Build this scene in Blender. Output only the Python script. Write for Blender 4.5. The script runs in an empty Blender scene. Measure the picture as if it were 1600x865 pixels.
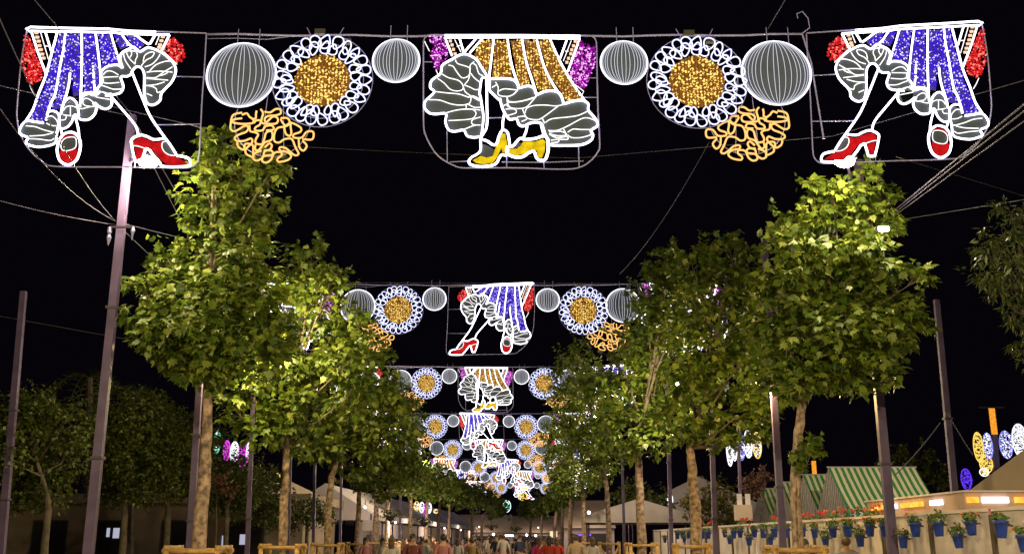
import bpy, math, random
import numpy as np
from mathutils import Vector, Matrix, Quaternion
from mathutils.geometry import tessellate_polygon

# ------------------------------------------------------------------ camera, sky, exposure
SC = bpy.context.scene
COL = SC.collection
PITCH = math.radians(14.8)
FPX = 1550.0            # focal length in photo pixels (photo 1600 wide)
CAMZ = 1.70
cam_d = bpy.data.cameras.new('camera'); cam = bpy.data.objects.new('camera', cam_d); COL.objects.link(cam)
cam.location = (0, 0, CAMZ); cam.rotation_euler = (math.pi/2 + PITCH, 0, 0)
cam_d.sensor_width = 36; cam_d.lens = FPX/1600*36; cam_d.clip_start = .1; cam_d.clip_end = 3000
SC.camera = cam
w = bpy.data.worlds.new('World'); SC.world = w; w.use_nodes = True
bg = w.node_tree.nodes['Background']; bg.inputs[0].default_value = (.42, .28, .62, 1); bg.inputs[1].default_value = .0035
SC.view_settings.view_transform = 'Standard'; SC.view_settings.look = 'None'
SC.view_settings.exposure = 0; SC.view_settings.gamma = 1
SC.cycles.use_denoising = True
SC.cycles.max_bounces = 5; SC.cycles.diffuse_bounces = 3; SC.cycles.glossy_bounces = 2
SC.cycles.transmission_bounces = 3; SC.cycles.transparent_max_bounces = 6
SC.cycles.sample_clamp_indirect = 3.0
rnd = random.Random(7)
R_ = lambda a, b: rnd.uniform(a, b)
CT, ST = math.cos(PITCH), math.sin(PITCH)

def at(px, py, Y):
    """world point on the vertical plane Y metres ahead that the photo shows at (px, py)"""
    u = (px-800)/FPX; v = (432.5-py)/FPX
    z = Y/(CT - v*ST)
    return Vector((u*z, Y, CAMZ + z*(ST + v*CT)))
def depth_of(Y, h): return Y*CT + (h-CAMZ)*ST
def X_at(px, Y): return (px-800)/FPX*(Y*CT)

# ------------------------------------------------------------------ helpers: objects
def tag(o, label=None, cat=None, group=None, kind=None):
    if label: o['label'] = label
    if cat: o['category'] = cat
    if group: o['group'] = group
    if kind: o['kind'] = kind
    return o
def empty(name, loc, rz=0):
    o = bpy.data.objects.new(name, None); COL.objects.link(o)
    o.location = loc; o.rotation_euler = (0, 0, rz); o.empty_display_size = .2
    return o
class MB:
    def __init__(s): s.v = []; s.f = []; s.m = []
    def add(s, vs, fs, mi=0):
        b = len(s.v); s.v.extend([tuple(p) for p in vs])
        s.f.extend([tuple(i+b for i in f) for f in fs]); s.m.extend([mi]*len(fs)); return s
    def box(s, a, b, mi=0, rz=0, piv=None):
        x0, y0, z0 = a; x1, y1, z1 = b
        vs = [(x0,y0,z0),(x1,y0,z0),(x1,y1,z0),(x0,y1,z0),(x0,y0,z1),(x1,y0,z1),(x1,y1,z1),(x0,y1,z1)]
        if rz:
            cx, cy = piv or ((x0+x1)/2, (y0+y1)/2); c, sn = math.cos(rz), math.sin(rz)
            vs = [(cx+(x-cx)*c-(y-cy)*sn, cy+(x-cx)*sn+(y-cy)*c, z) for x, y, z in vs]
        return s.add(vs, [(0,3,2,1),(4,5,6,7),(0,1,5,4),(1,2,6,5),(2,3,7,6),(3,0,4,7)], mi)
    def tube(s, pts, r, n=6, cap=True, mi=0, closed=False):
        P = [Vector(p) for p in pts]
        Q = [P[0]]; RR = [r[0] if hasattr(r, '__len__') else r]
        for i in range(1, len(P)):
            if (P[i]-Q[-1]).length > 1e-5: Q.append(P[i]); RR.append(r[i] if hasattr(r, '__len__') else r)
        P = Q
        if len(P) < 2: return s
        b = len(s.v); N = None; L = len(P)
        for i in range(L):
            t = (P[min(i+1, L-1)]-P[max(i-1, 0)]) if not closed else (P[(i+1) % L]-P[i-1])
            if t.length < 1e-7: t = Vector((0, 0, 1))
            t.normalize()
            if N is None: N = t.orthogonal().normalized()
            else:
                N = N - t*N.dot(t)
                if N.length < 1e-6: N = t.orthogonal()
                N.normalize()
            B = t.cross(N)
            for k in range(n):
                a = 2*math.pi*k/n
                s.v.append(tuple(P[i] + (N*math.cos(a)+B*math.sin(a))*RR[i]))
        for i in range(L-1 + (1 if closed else 0)):
            j = (i+1) % L
            for k in range(n):
                s.f.append((b+i*n+k, b+i*n+(k+1) % n, b+j*n+(k+1) % n, b+j*n+k)); s.m.append(mi)
        if cap and not closed:
            s.f.append(tuple(b+k for k in reversed(range(n)))); s.m.append(mi)
            s.f.append(tuple(b+(L-1)*n+k for k in range(n))); s.m.append(mi)
        return s
    def lathe(s, prof, n=12, c=(0, 0, 0), mi=0):
        b = len(s.v)
        for r, z in prof:
            for k in range(n):
                a = 2*math.pi*k/n; s.v.append((c[0]+r*math.cos(a), c[1]+r*math.sin(a), c[2]+z))
        for i in range(len(prof)-1):
            for k in range(n):
                s.f.append((b+i*n+k, b+i*n+(k+1) % n, b+(i+1)*n+(k+1) % n, b+(i+1)*n+k)); s.m.append(mi)
        s.f.append(tuple(b+k for k in reversed(range(n)))); s.m.append(mi)
        s.f.append(tuple(b+(len(prof)-1)*n+k for k in range(n))); s.m.append(mi)
        return s
    def ball(s, c, r, seg=8, rings=5, mi=0, sq=(1, 1, 1)):
        b = len(s.v)
        for i in range(1, rings):
            a = math.pi*i/rings
            for k in range(seg):
                t = 2*math.pi*k/seg
                s.v.append((c[0]+r*sq[0]*math.sin(a)*math.cos(t), c[1]+r*sq[1]*math.sin(a)*math.sin(t), c[2]+r*sq[2]*math.cos(a)))
        s.v.append((c[0], c[1], c[2]+r*sq[2])); s.v.append((c[0], c[1], c[2]-r*sq[2]))
        T = b+(rings-1)*seg
        for k in range(seg):
            s.f.append((T, b+k, b+(k+1) % seg)); s.m.append(mi)
            e = b+(rings-2)*seg; s.f.append((T+1, e+(k+1) % seg, e+k)); s.m.append(mi)
        for i in range(rings-2):
            for k in range(seg):
                s.f.append((b+i*seg+k, b+(i+1)*seg+k, b+(i+1)*seg+(k+1) % seg, b+i*seg+(k+1) % seg)); s.m.append(mi)
        return s
    def bead(s, c, r, mi=0):
        b = len(s.v); d = Vector((R_(-1, 1), R_(-1, 1), R_(-1, 1))).normalized()
        q = Quaternion(d, R_(0, 6.28)); st = R_(.9, 1.7)
        for p in ((st,0,0),(-st,0,0),(0,.8,0),(0,-.8,0),(0,0,.8),(0,0,-.8)):
            s.v.append(tuple(Vector(c) + (q @ Vector(p))*r))
        for f in ((0,2,4),(2,1,4),(1,3,4),(3,0,4),(2,0,5),(1,2,5),(3,1,5),(0,3,5)):
            s.f.append(tuple(b+i for i in f)); s.m.append(mi)
        return s
    def build(s, name, mats, parent=None, smooth=False, kind=None):
        me = bpy.data.meshes.new(name); me.from_pydata(s.v, [], s.f)
        if not isinstance(mats, (list, tuple)): mats = [mats]
        for m in mats: me.materials.append(m)
        if len(mats) > 1: me.polygons.foreach_set('material_index', s.m)
        if smooth: me.polygons.foreach_set('use_smooth', [True]*len(me.polygons))
        me.update()
        o = bpy.data.objects.new(name, me); COL.objects.link(o)
        if parent: o.parent = parent
        if kind: o['kind'] = kind
        return o
def kids(o): return [c for c in ALLKIDS(o)]
def ALLKIDS(o): return list(o.children)
def copy_tree(o, parent=None, keep=None):
    c = o.copy(); COL.objects.link(c); c.parent = parent
    for ch in list(o.children):
        if keep is None or ch.name.split('.')[0] in keep: copy_tree(ch, c, keep)
    return c

# ------------------------------------------------------------------ helpers: materials
def nodes(name):
    m = bpy.data.materials.new(name); m.use_nodes = True
    return m, m.node_tree.nodes, m.node_tree.links
def mat(name, col, rough=.7, var=.25, scale=6, bump=.0, metal=0, col2=None, detail=4):
    m, N, L = nodes(name); b = N['Principled BSDF']
    b.inputs['Roughness'].default_value = rough; b.inputs['Metallic'].default_value = metal
    tc = N.new('ShaderNodeTexCoord'); nz = N.new('ShaderNodeTexNoise')
    nz.inputs['Scale'].default_value = scale; nz.inputs['Detail'].default_value = detail
    L.new(tc.outputs['Object'], nz.inputs['Vector'])
    rp = N.new('ShaderNodeValToRGB')
    c2 = col2 or tuple(c*(1-var) for c in col)
    rp.color_ramp.elements[0].position = .35; rp.color_ramp.elements[1].position = .65
    rp.color_ramp.elements[0].color = (*c2, 1); rp.color_ramp.elements[1].color = (*[min(1, c*(1+var*.4)) for c in col], 1)
    L.new(nz.outputs['Fac'], rp.inputs['Fac']); L.new(rp.outputs['Color'], b.inputs['Base Color'])
    if bump:
        bp = N.new('ShaderNodeBump'); bp.inputs['Strength'].default_value = bump; bp.inputs['Distance'].default_value = .02
        L.new(nz.outputs['Fac'], bp.inputs['Height']); L.new(bp.outputs['Normal'], b.inputs['Normal'])
    return m
def glow(name, col, s, sample=True, vary=0):
    m, N, L = nodes(name); N.remove(N['Principled BSDF'])
    e = N.new('ShaderNodeEmission'); e.inputs[0].default_value = (*col, 1); e.inputs[1].default_value = s
    L.new(e.outputs[0], N['Material Output'].inputs['Surface'])
    if vary:
        tc = N.new('ShaderNodeTexCoord'); nz = N.new('ShaderNodeTexNoise'); nz.inputs['Scale'].default_value = 9
        L.new(tc.outputs['Object'], nz.inputs['Vector'])
        mr = N.new('ShaderNodeMapRange'); mr.inputs['From Min'].default_value = .3; mr.inputs['From Max'].default_value = .7
        mr.inputs['To Min'].default_value = s*(1-vary); mr.inputs['To Max'].default_value = s*(1+vary)
        L.new(nz.outputs['Fac'], mr.inputs['Value']); L.new(mr.outputs[0], e.inputs[1])
    m.cycles.emission_sampling = 'FRONT_BACK' if sample else 'NONE'
    return m
def leafmat(name, cols, trans=.28, rough=.45):
    m, N, L = nodes(name); b = N['Principled BSDF']
    g = N.new('ShaderNodeNewGeometry'); rp = N.new('ShaderNodeValToRGB')
    el = rp.color_ramp.elements
    while len(el) < len(cols): el.new(.5)
    for i, c in enumerate(cols): el[i].position = i/(len(cols)-1); el[i].color = (*c, 1)
    L.new(g.outputs['Random Per Island'], rp.inputs['Fac']); L.new(rp.outputs['Color'], b.inputs['Base Color'])
    b.inputs['Roughness'].default_value = rough
    t = N.new('ShaderNodeBsdfTranslucent'); L.new(rp.outputs['Color'], t.inputs['Color'])
    mx = N.new('ShaderNodeMixShader'); mx.inputs[0].default_value = trans
    L.new(b.outputs[0], mx.inputs[1]); L.new(t.outputs[0], mx.inputs[2]); L.new(mx.outputs[0], N['Material Output'].inputs['Surface'])
    return m
def stripemat(name, ca, cb, period, axis='X', ratio=.5, wob=0, rough=.8, trans=.0):
    m, N, L = nodes(name); b = N['Principled BSDF']; b.inputs['Roughness'].default_value = rough
    tc = N.new('ShaderNodeTexCoord'); sp = N.new('ShaderNodeSeparateXYZ')
    L.new(tc.outputs['Object'], sp.inputs[0]); src = sp.outputs[axis]
    if wob:
        nz = N.new('ShaderNodeTexNoise'); nz.inputs['Scale'].default_value = 2.5; nz.inputs['Detail'].default_value = 3
        L.new(tc.outputs['Object'], nz.inputs['Vector'])
        ma = N.new('ShaderNodeMath'); ma.operation = 'MULTIPLY_ADD'; ma.inputs[1].default_value = wob
        L.new(nz.outputs['Fac'], ma.inputs[0]); L.new(src, ma.inputs[2]); src = ma.outputs[0]
    d = N.new('ShaderNodeMath'); d.operation = 'DIVIDE'; d.inputs[1].default_value = period; L.new(src, d.inputs[0])
    fr = N.new('ShaderNodeMath'); fr.operation = 'FRACT'; L.new(d.outputs[0], fr.inputs[0])
    gt = N.new('ShaderNodeMath'); gt.operation = 'GREATER_THAN'; gt.inputs[1].default_value = ratio; L.new(fr.outputs[0], gt.inputs[0])
    mx = N.new('ShaderNodeMix'); mx.data_type = 'RGBA'
    mx.inputs[6].default_value = (*ca, 1); mx.inputs[7].default_value = (*cb, 1)
    L.new(gt.outputs[0], mx.inputs[0]); L.new(mx.outputs[2], b.inputs['Base Color'])
    return m

M = {}
M['tube'] = glow('white_led_tube', (.93, .88, 1.0), 4.6)
M['tube_thin'] = glow('white_led_thin_tube', (1.0, .95, .92), 1.8)
M['tube_ball'] = glow('ball_led_tube', (.95, .93, 1.0), 2.2)
M['tube_line'] = glow('ball_led_line', (.92, .92, 1.0), .75)
M['tube_blue'] = glow('cool_led_tube', (.66, .68, 1.0), 2.0)
M['tube_gold'] = glow('gold_led_tube', (1.0, .52, .15), 1.5)
M['bead_blue'] = glow('deep_blue_led', (.05, .012, .66), 1.1, False)
M['bead_lilac'] = glow('pale_blue_led', (.55, .50, 1.0), 2.2, False)
M['bead_sky'] = glow('sky_blue_led', (.06, .35, .95), 1.0, False)
M['bead_amber'] = glow('amber_bloom_led', (.55, .22, .02), .55, False)  # dim amber also stands in for bloom between the gold bulbs
M['bead_gold'] = glow('gold_led', (1.0, .66, .16), 1.8, False)
M['bead_red'] = glow('red_led', (.75, .015, .02), 1.1, False)
M['bead_pink'] = glow('pale_red_led', (1.0, .22, .16), 1.6, False)
M['bead_mag'] = glow('magenta_led', (.42, .01, .45), .9, False)
M['bead_orchid'] = glow('orchid_led', (1.0, .40, .95), 1.7, False)
M['strap_bead'] = glow('strap_led', (1.0, .62, .42), 1.3, False)
M['red_panel'] = glow('red_emissive_net', (.62, .01, .012), .95, True, .35)  # red net of the shoes, made to glow on its own
M['yellow_panel'] = glow('yellow_emissive_net', (.92, .62, .01), .95, True, .3)  # yellow shoe fill, likewise made to glow on its own
M['net'] = mat('grey_netting', (.045, .062, .085), .9, .15, 5)
M['net_ball'] = mat('ball_netting', (.07, .088, .14), .9, .12, 5)
M['glow_blue'] = mat('blue_glow_backing', (.05, .04, .14), .9, .2, 5)  # dark blue glow between the bulbs, put into a sheet's colour
M['glow_amber'] = mat('amber_glow_backing', (.16, .07, .02), .9, .2, 5)  # amber bloom behind the gold bulbs, put into a sheet's colour
M['frame'] = mat('led_tinted_steel_frame', (.27, .27, .56), .5, .15, 4)  # lilac light of the LEDs put into the steel colour
M['cable'] = mat('cable_sheath', (.075, .07, .13), .6, .1)
M['cable_dark'] = mat('dark_cable_sheath', (.05, .04, .05), .6, .1)
M['pole'] = mat('led_tinted_pole', (.10, .07, .155), .5, .3, 3, .1, .2)  # violet cast of the blue LEDs mixed into the steel colour
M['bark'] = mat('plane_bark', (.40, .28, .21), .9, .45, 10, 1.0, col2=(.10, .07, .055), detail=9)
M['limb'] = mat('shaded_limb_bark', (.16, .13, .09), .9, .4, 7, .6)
M['bark_dark'] = mat('dark_bark', (.10, .08, .06), .9, .4, 7, .6)
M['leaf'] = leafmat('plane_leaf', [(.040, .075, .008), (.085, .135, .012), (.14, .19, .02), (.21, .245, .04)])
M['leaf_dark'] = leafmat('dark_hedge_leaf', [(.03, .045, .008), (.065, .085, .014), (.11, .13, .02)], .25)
M['leaf_euc'] = leafmat('long_narrow_leaf', [(.025, .04, .015), (.055, .08, .02), (.11, .14, .03)], .25)
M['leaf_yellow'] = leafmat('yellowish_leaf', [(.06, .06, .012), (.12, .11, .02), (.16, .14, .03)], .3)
M['blossom'] = leafmat('pink_blossom', [(.05, .05, .02), (.20, .08, .07), (.10, .07, .04), (.26, .11, .10)], .3)
M['wood'] = mat('guard_timber', (.50, .30, .11), .75, .35, 9, .2)
M['ground'] = mat('paved_ground', (.20, .17, .14), .9, .25, 1.5, .2)
M['whitewash'] = mat('whitewashed_panel', (.66, .57, .56), .85, .12, 2.5, .15)
M['post'] = mat('dark_wall_post', (.10, .065, .045), .7, .3)
M['pot'] = mat('blue_glazed_pot', (.02, .06, .42), .35, .25, 9)
M['canvas'] = mat('white_canvas', (.42, .37, .40), .85, .10, 1.2, .1)
M['canvas_tan'] = mat('tan_canvas', (.48, .38, .30), .85, .12, 1.2)
M['plaster'] = mat('pale_plaster', (.34, .26, .18), .85, .2, 1.3)
M['dark'] = mat('dark_interior', (.02, .018, .02), .8, .2)
M['steel_dark'] = mat('dark_metal', (.05, .045, .05), .5, .2)
M['lamp'] = glow('street_lamp_lens', (1.0, .86, .66), 60, False)
M['lamp_s'] = glow('small_lamp_lens', (1.0, .88, .75), 14, False)

# ------------------------------------------------------------------ the ground
g = MB(); nx = 24
for j in range(nx+1):
    for i in range(nx+1):
        g.v.append((-700+1400*i/nx, -200+1700*j/nx, 0))
for j in range(nx):
    for i in range(nx):
        k = j*(nx+1)+i; g.f.append((k, k+1, k+nx+2, k+nx+1)); g.m.append(0)
tag(g.build('ground', M['ground']), kind='structure')
p = MB().box((-5.9, -30, .004), (5.9, 200, .10)); tag(p.build('promenade', mat('promenade_paving', (.24, .21, .17), .85, .2, 3, .3)), kind='structure')
for sx in (-1, 1):
    k = MB().box((sx*5.98-.07, -30, 0), (sx*5.98+.07, 200, .14)); tag(k.build('kerb', M['pole']), kind='structure')

# ------------------------------------------------------------------ traces of the light panels
FR = {'A0': (0, 20, 3.203), 'A1': (20, 30, 7.206), 'A2': (20, 140, 7.206), 'A3': (160, 30, 7.206), 'A4': (160, 150, 7.206),
      'B1': (655, 40, 7.206), 'B2': (655, 150, 7.206), 'B3': (790, 40, 7.206), 'B4': (790, 150, 7.206), 'G': (350, 150, 7.867), 'P': (0, 0, 1)}
def tr(s):
    out = []; k = None
    for t in s.split():
        if t in FR: k = FR[t]; continue
        x, y = t.split(','); out.append((k[0]+float(x)/k[2], k[1]+float(y)/k[2]))
    return out
Y1 = 13.75
def loc(pts, c):
    o = at(c[0], c[1], Y1)
    r = []
    for x, y in pts:
        q = at(x, y, Y1); r.append((q.x-o.x, q.z-o.z))
    return r
def crv(P, step=.035, closed=False):
    """Catmull-Rom through 2-D points"""
    n = len(P)
    if n < 3: return list(P)
    out = []
    rng = range(n if closed else n-1)
    for i in rng:
        p0 = P[(i-1) % n] if (closed or i > 0) else P[0]
        p1 = P[i]; p2 = P[(i+1) % n]
        p3 = P[(i+2) % n] if (closed or i+2 < n) else P[-1]
        d = math.dist(p1, p2); k = max(2, min(12, int(d/step)+1))
        for j in range(k):
            t = j/k
            out.append(tuple(.5*((2*p1[a])+(-p0[a]+p2[a])*t+(2*p0[a]-5*p1[a]+4*p2[a]-p3[a])*t*t+(-p0[a]+3*p1[a]-3*p2[a]+p3[a])*t**3) for a in (0, 1)))
    if not closed: out.append(P[-1])
    return out
def tubes(name, strs, c, r, m, parent, y=0, curve=True, closed=False, n=6):
    """every bent tube of light is a part of its own"""
    o = None
    for s in strs:
        P = loc(tr(s), c)
        if curve: P = crv(P, closed=closed)
        o = MB().tube([(x, y, z) for x, z in P], r, n, closed=closed).build(name, m, parent, smooth=True)
    return o
def sheet(name, strs, c, m, parent, y=.02, curve=True, flip=False):
    first = None
    for s in strs:
        P = loc(tr(s), c)
        if curve: P = crv(P, .06, closed=True)
        tri = tessellate_polygon([[Vector((x, z, 0)) for x, z in P]])
        sub = first is not None and name == 'shoe'
        o = MB().add([(x, y, z) for x, z in P], tri).build('shoe_heel' if sub else name, m, first if sub else parent)
        first = first or o
    return first
def inside(x, y, P):
    c = False; j = len(P)-1
    for i in range(len(P)):
        if (P[i][1] > y) != (P[j][1] > y) and x < (P[j][0]-P[i][0])*(y-P[i][1])/(P[j][1]-P[i][1])+P[i][0]: c = not c
        j = i
    return c
def beads(name, poly, m2, parent, dens=1500, frac=.4, r=.0105, y=(-.03, .03), strands=None, raw=None):
    """a garland of small lamps inside a polygon: two bulb colours, real little bodies"""
    P = raw or poly; b = MB()
    x0, x1 = min(p[0] for p in P), max(p[0] for p in P); z0, z1 = min(p[1] for p in P), max(p[1] for p in P)
    N = int((x1-x0)*(z1-z0)*dens)
    if strands:  # glowing strands imitate the bloom between bulbs
        x = x0
        while x < x1:
            z = z0; run = []
            while z < z1:
                if inside(x, z, P):
                    run.append((x+R_(-.006, .006), R_(-.008, .008), z))
                elif run:
                    b.tube(run, .0045, 3, False, 0); run = []
                z += .05
            if run: b.tube(run, .0045, 3, False, 0)
            x += strands
    for _ in range(N):
        x, z = R_(x0, x1), R_(z0, z1)
        if strands: x = x0+round((x-x0)/strands)*strands+R_(-.012, .012)
        if inside(x, z, P): b.bead((x, R_(*y), z), r*R_(.6, 1.35), 1 if rnd.random() < frac else 0)
    return b.build(name, m2, parent, kind='stuff')

def panel_A():
    c = (180, 48); root = empty('dancer_light_panel', (0, 0, 0))
    tubes('panel_frame', ["A0 1030,100 1018,300 1010,400 1000,600 995,700 985,745 950,770 870,772 600,768 270,765 200,735 140,680 95,600 80,520 82,450 100,250 126,100 135,78 150,68 400,75 800,90 1030,98"], c, .011, M['frame'], root, .03)
    tubes('cross_bar', ["A0 880,315 1015,318"], c, .008, M['frame'], root, .03, False)
    tubes('cross_bar', ["A0 780,557 1000,553"], c, .008, M['frame'], root, .03, False)
    tubes('top_light_bar', ["A1 200,135 1153,152 A3 200,165 755,178", "A1 190,140 150,110 200,90 500,100 1080,112 A3 300,135 600,145"], c, .0155, M['tube'], root, 0, False)
    tubes('skirt_fold_light', ["A1 500,150 440,380 370,640 290,840 A2 230,220 150,350", "A1 592,150 575,320 535,520 480,830 A2 430,150 385,290",
        "A1 645,605 630,740 600,860 A2 580,120 545,260", "A1 775,150 778,400 775,600 765,860 A2 760,90", "A1 905,530 915,700 925,810",
        "A1 930,150 955,330 985,600 990,740", "A3 95,165 140,320 200,505", "A3 215,165 270,250 330,310 400,350", "A3 340,150 430,225 520,285"], c, .0155, M['tube'], root)
    tubes('strap_light', ["A1 205,130 285,380 375,620", "A1 365,140 430,355"], c, .0155, M['tube'], root, 0, False)
    tubes('strap_light', ["A3 600,170 535,280", "A3 755,180 660,370"], c, .0155, M['tube'], root, 0, False)
    tubes('strap_edge', ["A1 310,140 400,450", "A1 360,305 395,305", "A3 640,190 600,290", "A3 690,370 840,510", "A1 190,740 215,800 250,860"], c, .007, M['tube_thin'], root, 0, False)
    for pts in ("A1 265,155 275,205 290,250 300,300 315,345 330,395 345,440", "A3 680,200 665,245 650,290 640,320"):
        for x, z in loc(tr(pts), c): MB().box((x-.026, -.012, z-.017), (x+.026, .012, z+.017)).build('strap_buckle_light', M['strap_bead'], root)
    tubes('ruffle_light', ["A2 345,375 240,362 150,355 85,430 85,500 165,535", "A2 180,545 145,600 220,635 320,645 470,605 495,500 515,380 520,290 470,245 400,255 375,345",
        "A2 525,300 528,430 600,430 660,370 690,290 720,290 760,335 850,338 920,280 940,200 905,150", "A2 540,280 570,160 640,95 710,140 735,220 742,300",
        "A2 755,195 775,90 850,50 925,65 985,20", "A2 925,150 985,200 1055,218 1110,180 1115,110 1105,50 A0 530,415 560,412",
        "A0 555,412 600,402 617,370 605,322 640,318 665,300", "A0 412,445 405,412 440,400 478,398 490,375 512,345 505,300 540,268 590,262 612,275 600,230 612,200 650,180 672,172 700,195 740,175 790,190 830,215 865,250 880,290 860,345 810,400 800,440 765,462 735,450 722,400 722,310 705,275 680,272 662,292"], c, .0155, M['tube'], root)
    tubes('ruffle_seam_light', ["A3 230,400 260,370 320,360 330,400 310,435", "A3 270,370 300,440 370,510", "A3 320,360 380,370 395,420 375,460 370,500", "A3 240,400 260,470 320,560",
        "A3 460,480 480,410 540,375 585,380 560,430 500,460 460,500 440,530", "A3 480,540 560,510 620,450 650,400", "A3 530,590 600,520 700,480 760,475",
        "A3 500,600 600,590 700,590 790,600", "A3 500,660 600,660 690,600 790,540", "A3 640,640 700,625 740,600", "A3 500,670 620,680 740,690", "A3 500,750 600,740 700,710",
        "A3 490,750 560,760 610,790 620,830 700,800", "A3 500,840 560,865", "A3 10,630 50,590 110,590 180,630", "A3 0,660 60,655 180,650", "A3 0,710 60,725 190,715",
        "A3 0,750 60,770 120,790 210,790", "A3 0,820 50,850", "A2 150,410 250,420 350,455 450,480 490,480", "A2 190,525 350,515 450,490", "A2 200,555 300,560 420,575 470,550",
        "A2 380,380 430,405 490,410", "A2 390,310 440,300 490,340 510,390", "A2 570,240 600,200 660,185 730,210", "A2 650,195 650,290", "A2 545,345 590,340 605,300 570,285",
        "A2 600,290 660,300", "A2 740,220 800,215 850,200 920,190", "A2 780,130 810,105 850,105 900,140 910,180", "A2 780,130 810,180 870,190", "A2 940,90 960,40 1020,30 1100,60",
        "A2 950,90 1040,105 1095,115"], c, .0075, M['tube_thin'], root, -.005)
    sheet('ruffle_netting', ["A2 150,360 90,430 90,500 160,530 190,550 160,600 300,630 470,600 490,480 515,300 460,260 400,280 370,370",
        "A2 540,280 570,170 640,105 720,150 740,300 690,290 650,370 600,420 530,420", "A2 745,300 760,190 770,90 850,60 940,60 1110,60 1105,190 1050,205 940,170 935,250 850,325 770,325",
        "A0 480,450 478,398 490,375 512,345 505,300 540,268 590,262 612,275 600,230 612,200 650,180 672,172 700,195 740,175 790,190 830,215 865,250 880,290 860,345 810,400 800,440 765,462 735,450 722,400 722,310 705,275 680,272 662,292 640,318 605,322 617,370 600,402 555,412 530,470 "], c, M['net'], root, .025, False)
    for s in ("A1 520,165 575,165 525,500 460,840 A2 390,240 350,350 180,345 250,200 A1 330,830 390,640",
              "A1 610,165 755,165 755,840 670,860 670,600 610,590 590,840 A2 530,200 430,220 A1 500,830 550,520",
              "A1 800,165 920,165 970,560 960,740 930,740 900,820 790,830", "A1 960,165 1090,165 A3 150,330 190,500 30,500 A1 1030,500 1000,540",
              "A3 130,180 200,170 290,290 190,330", "A3 260,170 340,170 460,270 450,290 400,330 330,290"):
        P = loc(tr(s), c)
        lg = beads('blue_light_strip', P, [M['bead_blue'], M['bead_lilac']], root, 3000, .15, .0135)
        b = MB(); b.add([(x, .04, z) for x, z in P], tessellate_polygon([[Vector((x, z, 0)) for x, z in P]])); b.build('strip_glow_backing', M['glow_blue'], lg)
    for s in ("A1 150,200 200,200 260,380 340,600 300,690 240,710 200,740 150,680 110,550 110,440 130,300",
              "A3 760,220 800,200 850,270 900,290 930,400 880,470 840,490 700,370 740,260"):
        beads('red_flower_lights', loc(tr(s), c), [M['bead_red'], M['bead_pink']], root, 3000, .2, .0145, (-.06, .06))
    tubes('leg_light', ["A2 540,430 548,480 560,510", "A2 700,300 735,430 748,560"], c, .016, M['tube'], root)
    tubes('leg_light', ["A3 330,590 440,865 A4 540,230 690,450 760,545 830,655", "A4 100,10 230,160 340,290 385,360 405,440"], c, .017, M['tube'], root)
    sh = sheet('shoe', ["A2 540,670 600,690 690,670 718,655 715,740 690,800 620,820 550,800 515,740"], c, M['red_panel'], root, .015)
    tubes('shoe_outline_light', ["A2 505,640 500,700 530,800 620,848 710,800 752,700 760,600 730,520 660,480 570,505 520,580"], c, .0185, M['tube'], sh, 0, True, True)
    tubes('shoe_opening_light', ["A2 545,600 600,545 700,540 715,620 690,665 600,690 550,670"], c, .007, M['tube_thin'], sh, 0, True, True)
    tubes('shoe_strap_light', ["A2 535,575 575,540 640,520 710,522"], c, .011, M['red_panel'], sh, 0)
    sheet('shoe_netting', ["A2 550,610 600,555 695,550 708,620 685,655 600,680 555,665"], c, M['net'], sh, .02)
    sh = sheet('shoe', ["A4 350,560 345,510 390,470 450,465 540,500 600,520 690,500 665,545 690,620 750,670 830,680 900,720 960,760 940,775 720,770 640,700 560,600 480,580", "A4 355,572 470,592 430,710 380,710"], c, M['red_panel'], root, .015, False)
    tubes('shoe_outline_light', ["A4 370,735 345,640 330,560 325,500 370,460 440,440 510,460 580,490 690,480", "A4 840,672 900,680 965,700 990,745 960,790 700,795 640,750 580,680 530,610 485,592",
        "A4 485,600 460,680 440,735 368,738"], c, .018, M['tube'], sh)
    tubes('shoe_seam_light', ["A4 345,560 400,565 480,590", "A4 720,510 680,520 670,570 700,630 760,665 830,670"], c, .007, M['tube_thin'], sh)
    sheet('shoe_netting', ["A4 715,515 680,525 675,570 705,628 760,660 820,660 760,570"], c, M['net'], sh, .02)
    tubes('shoe_hanger', ["A4 362,745 360,795", "A4 425,745 425,795"], c, .006, M['frame'], root, 0, False)
    return root

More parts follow.
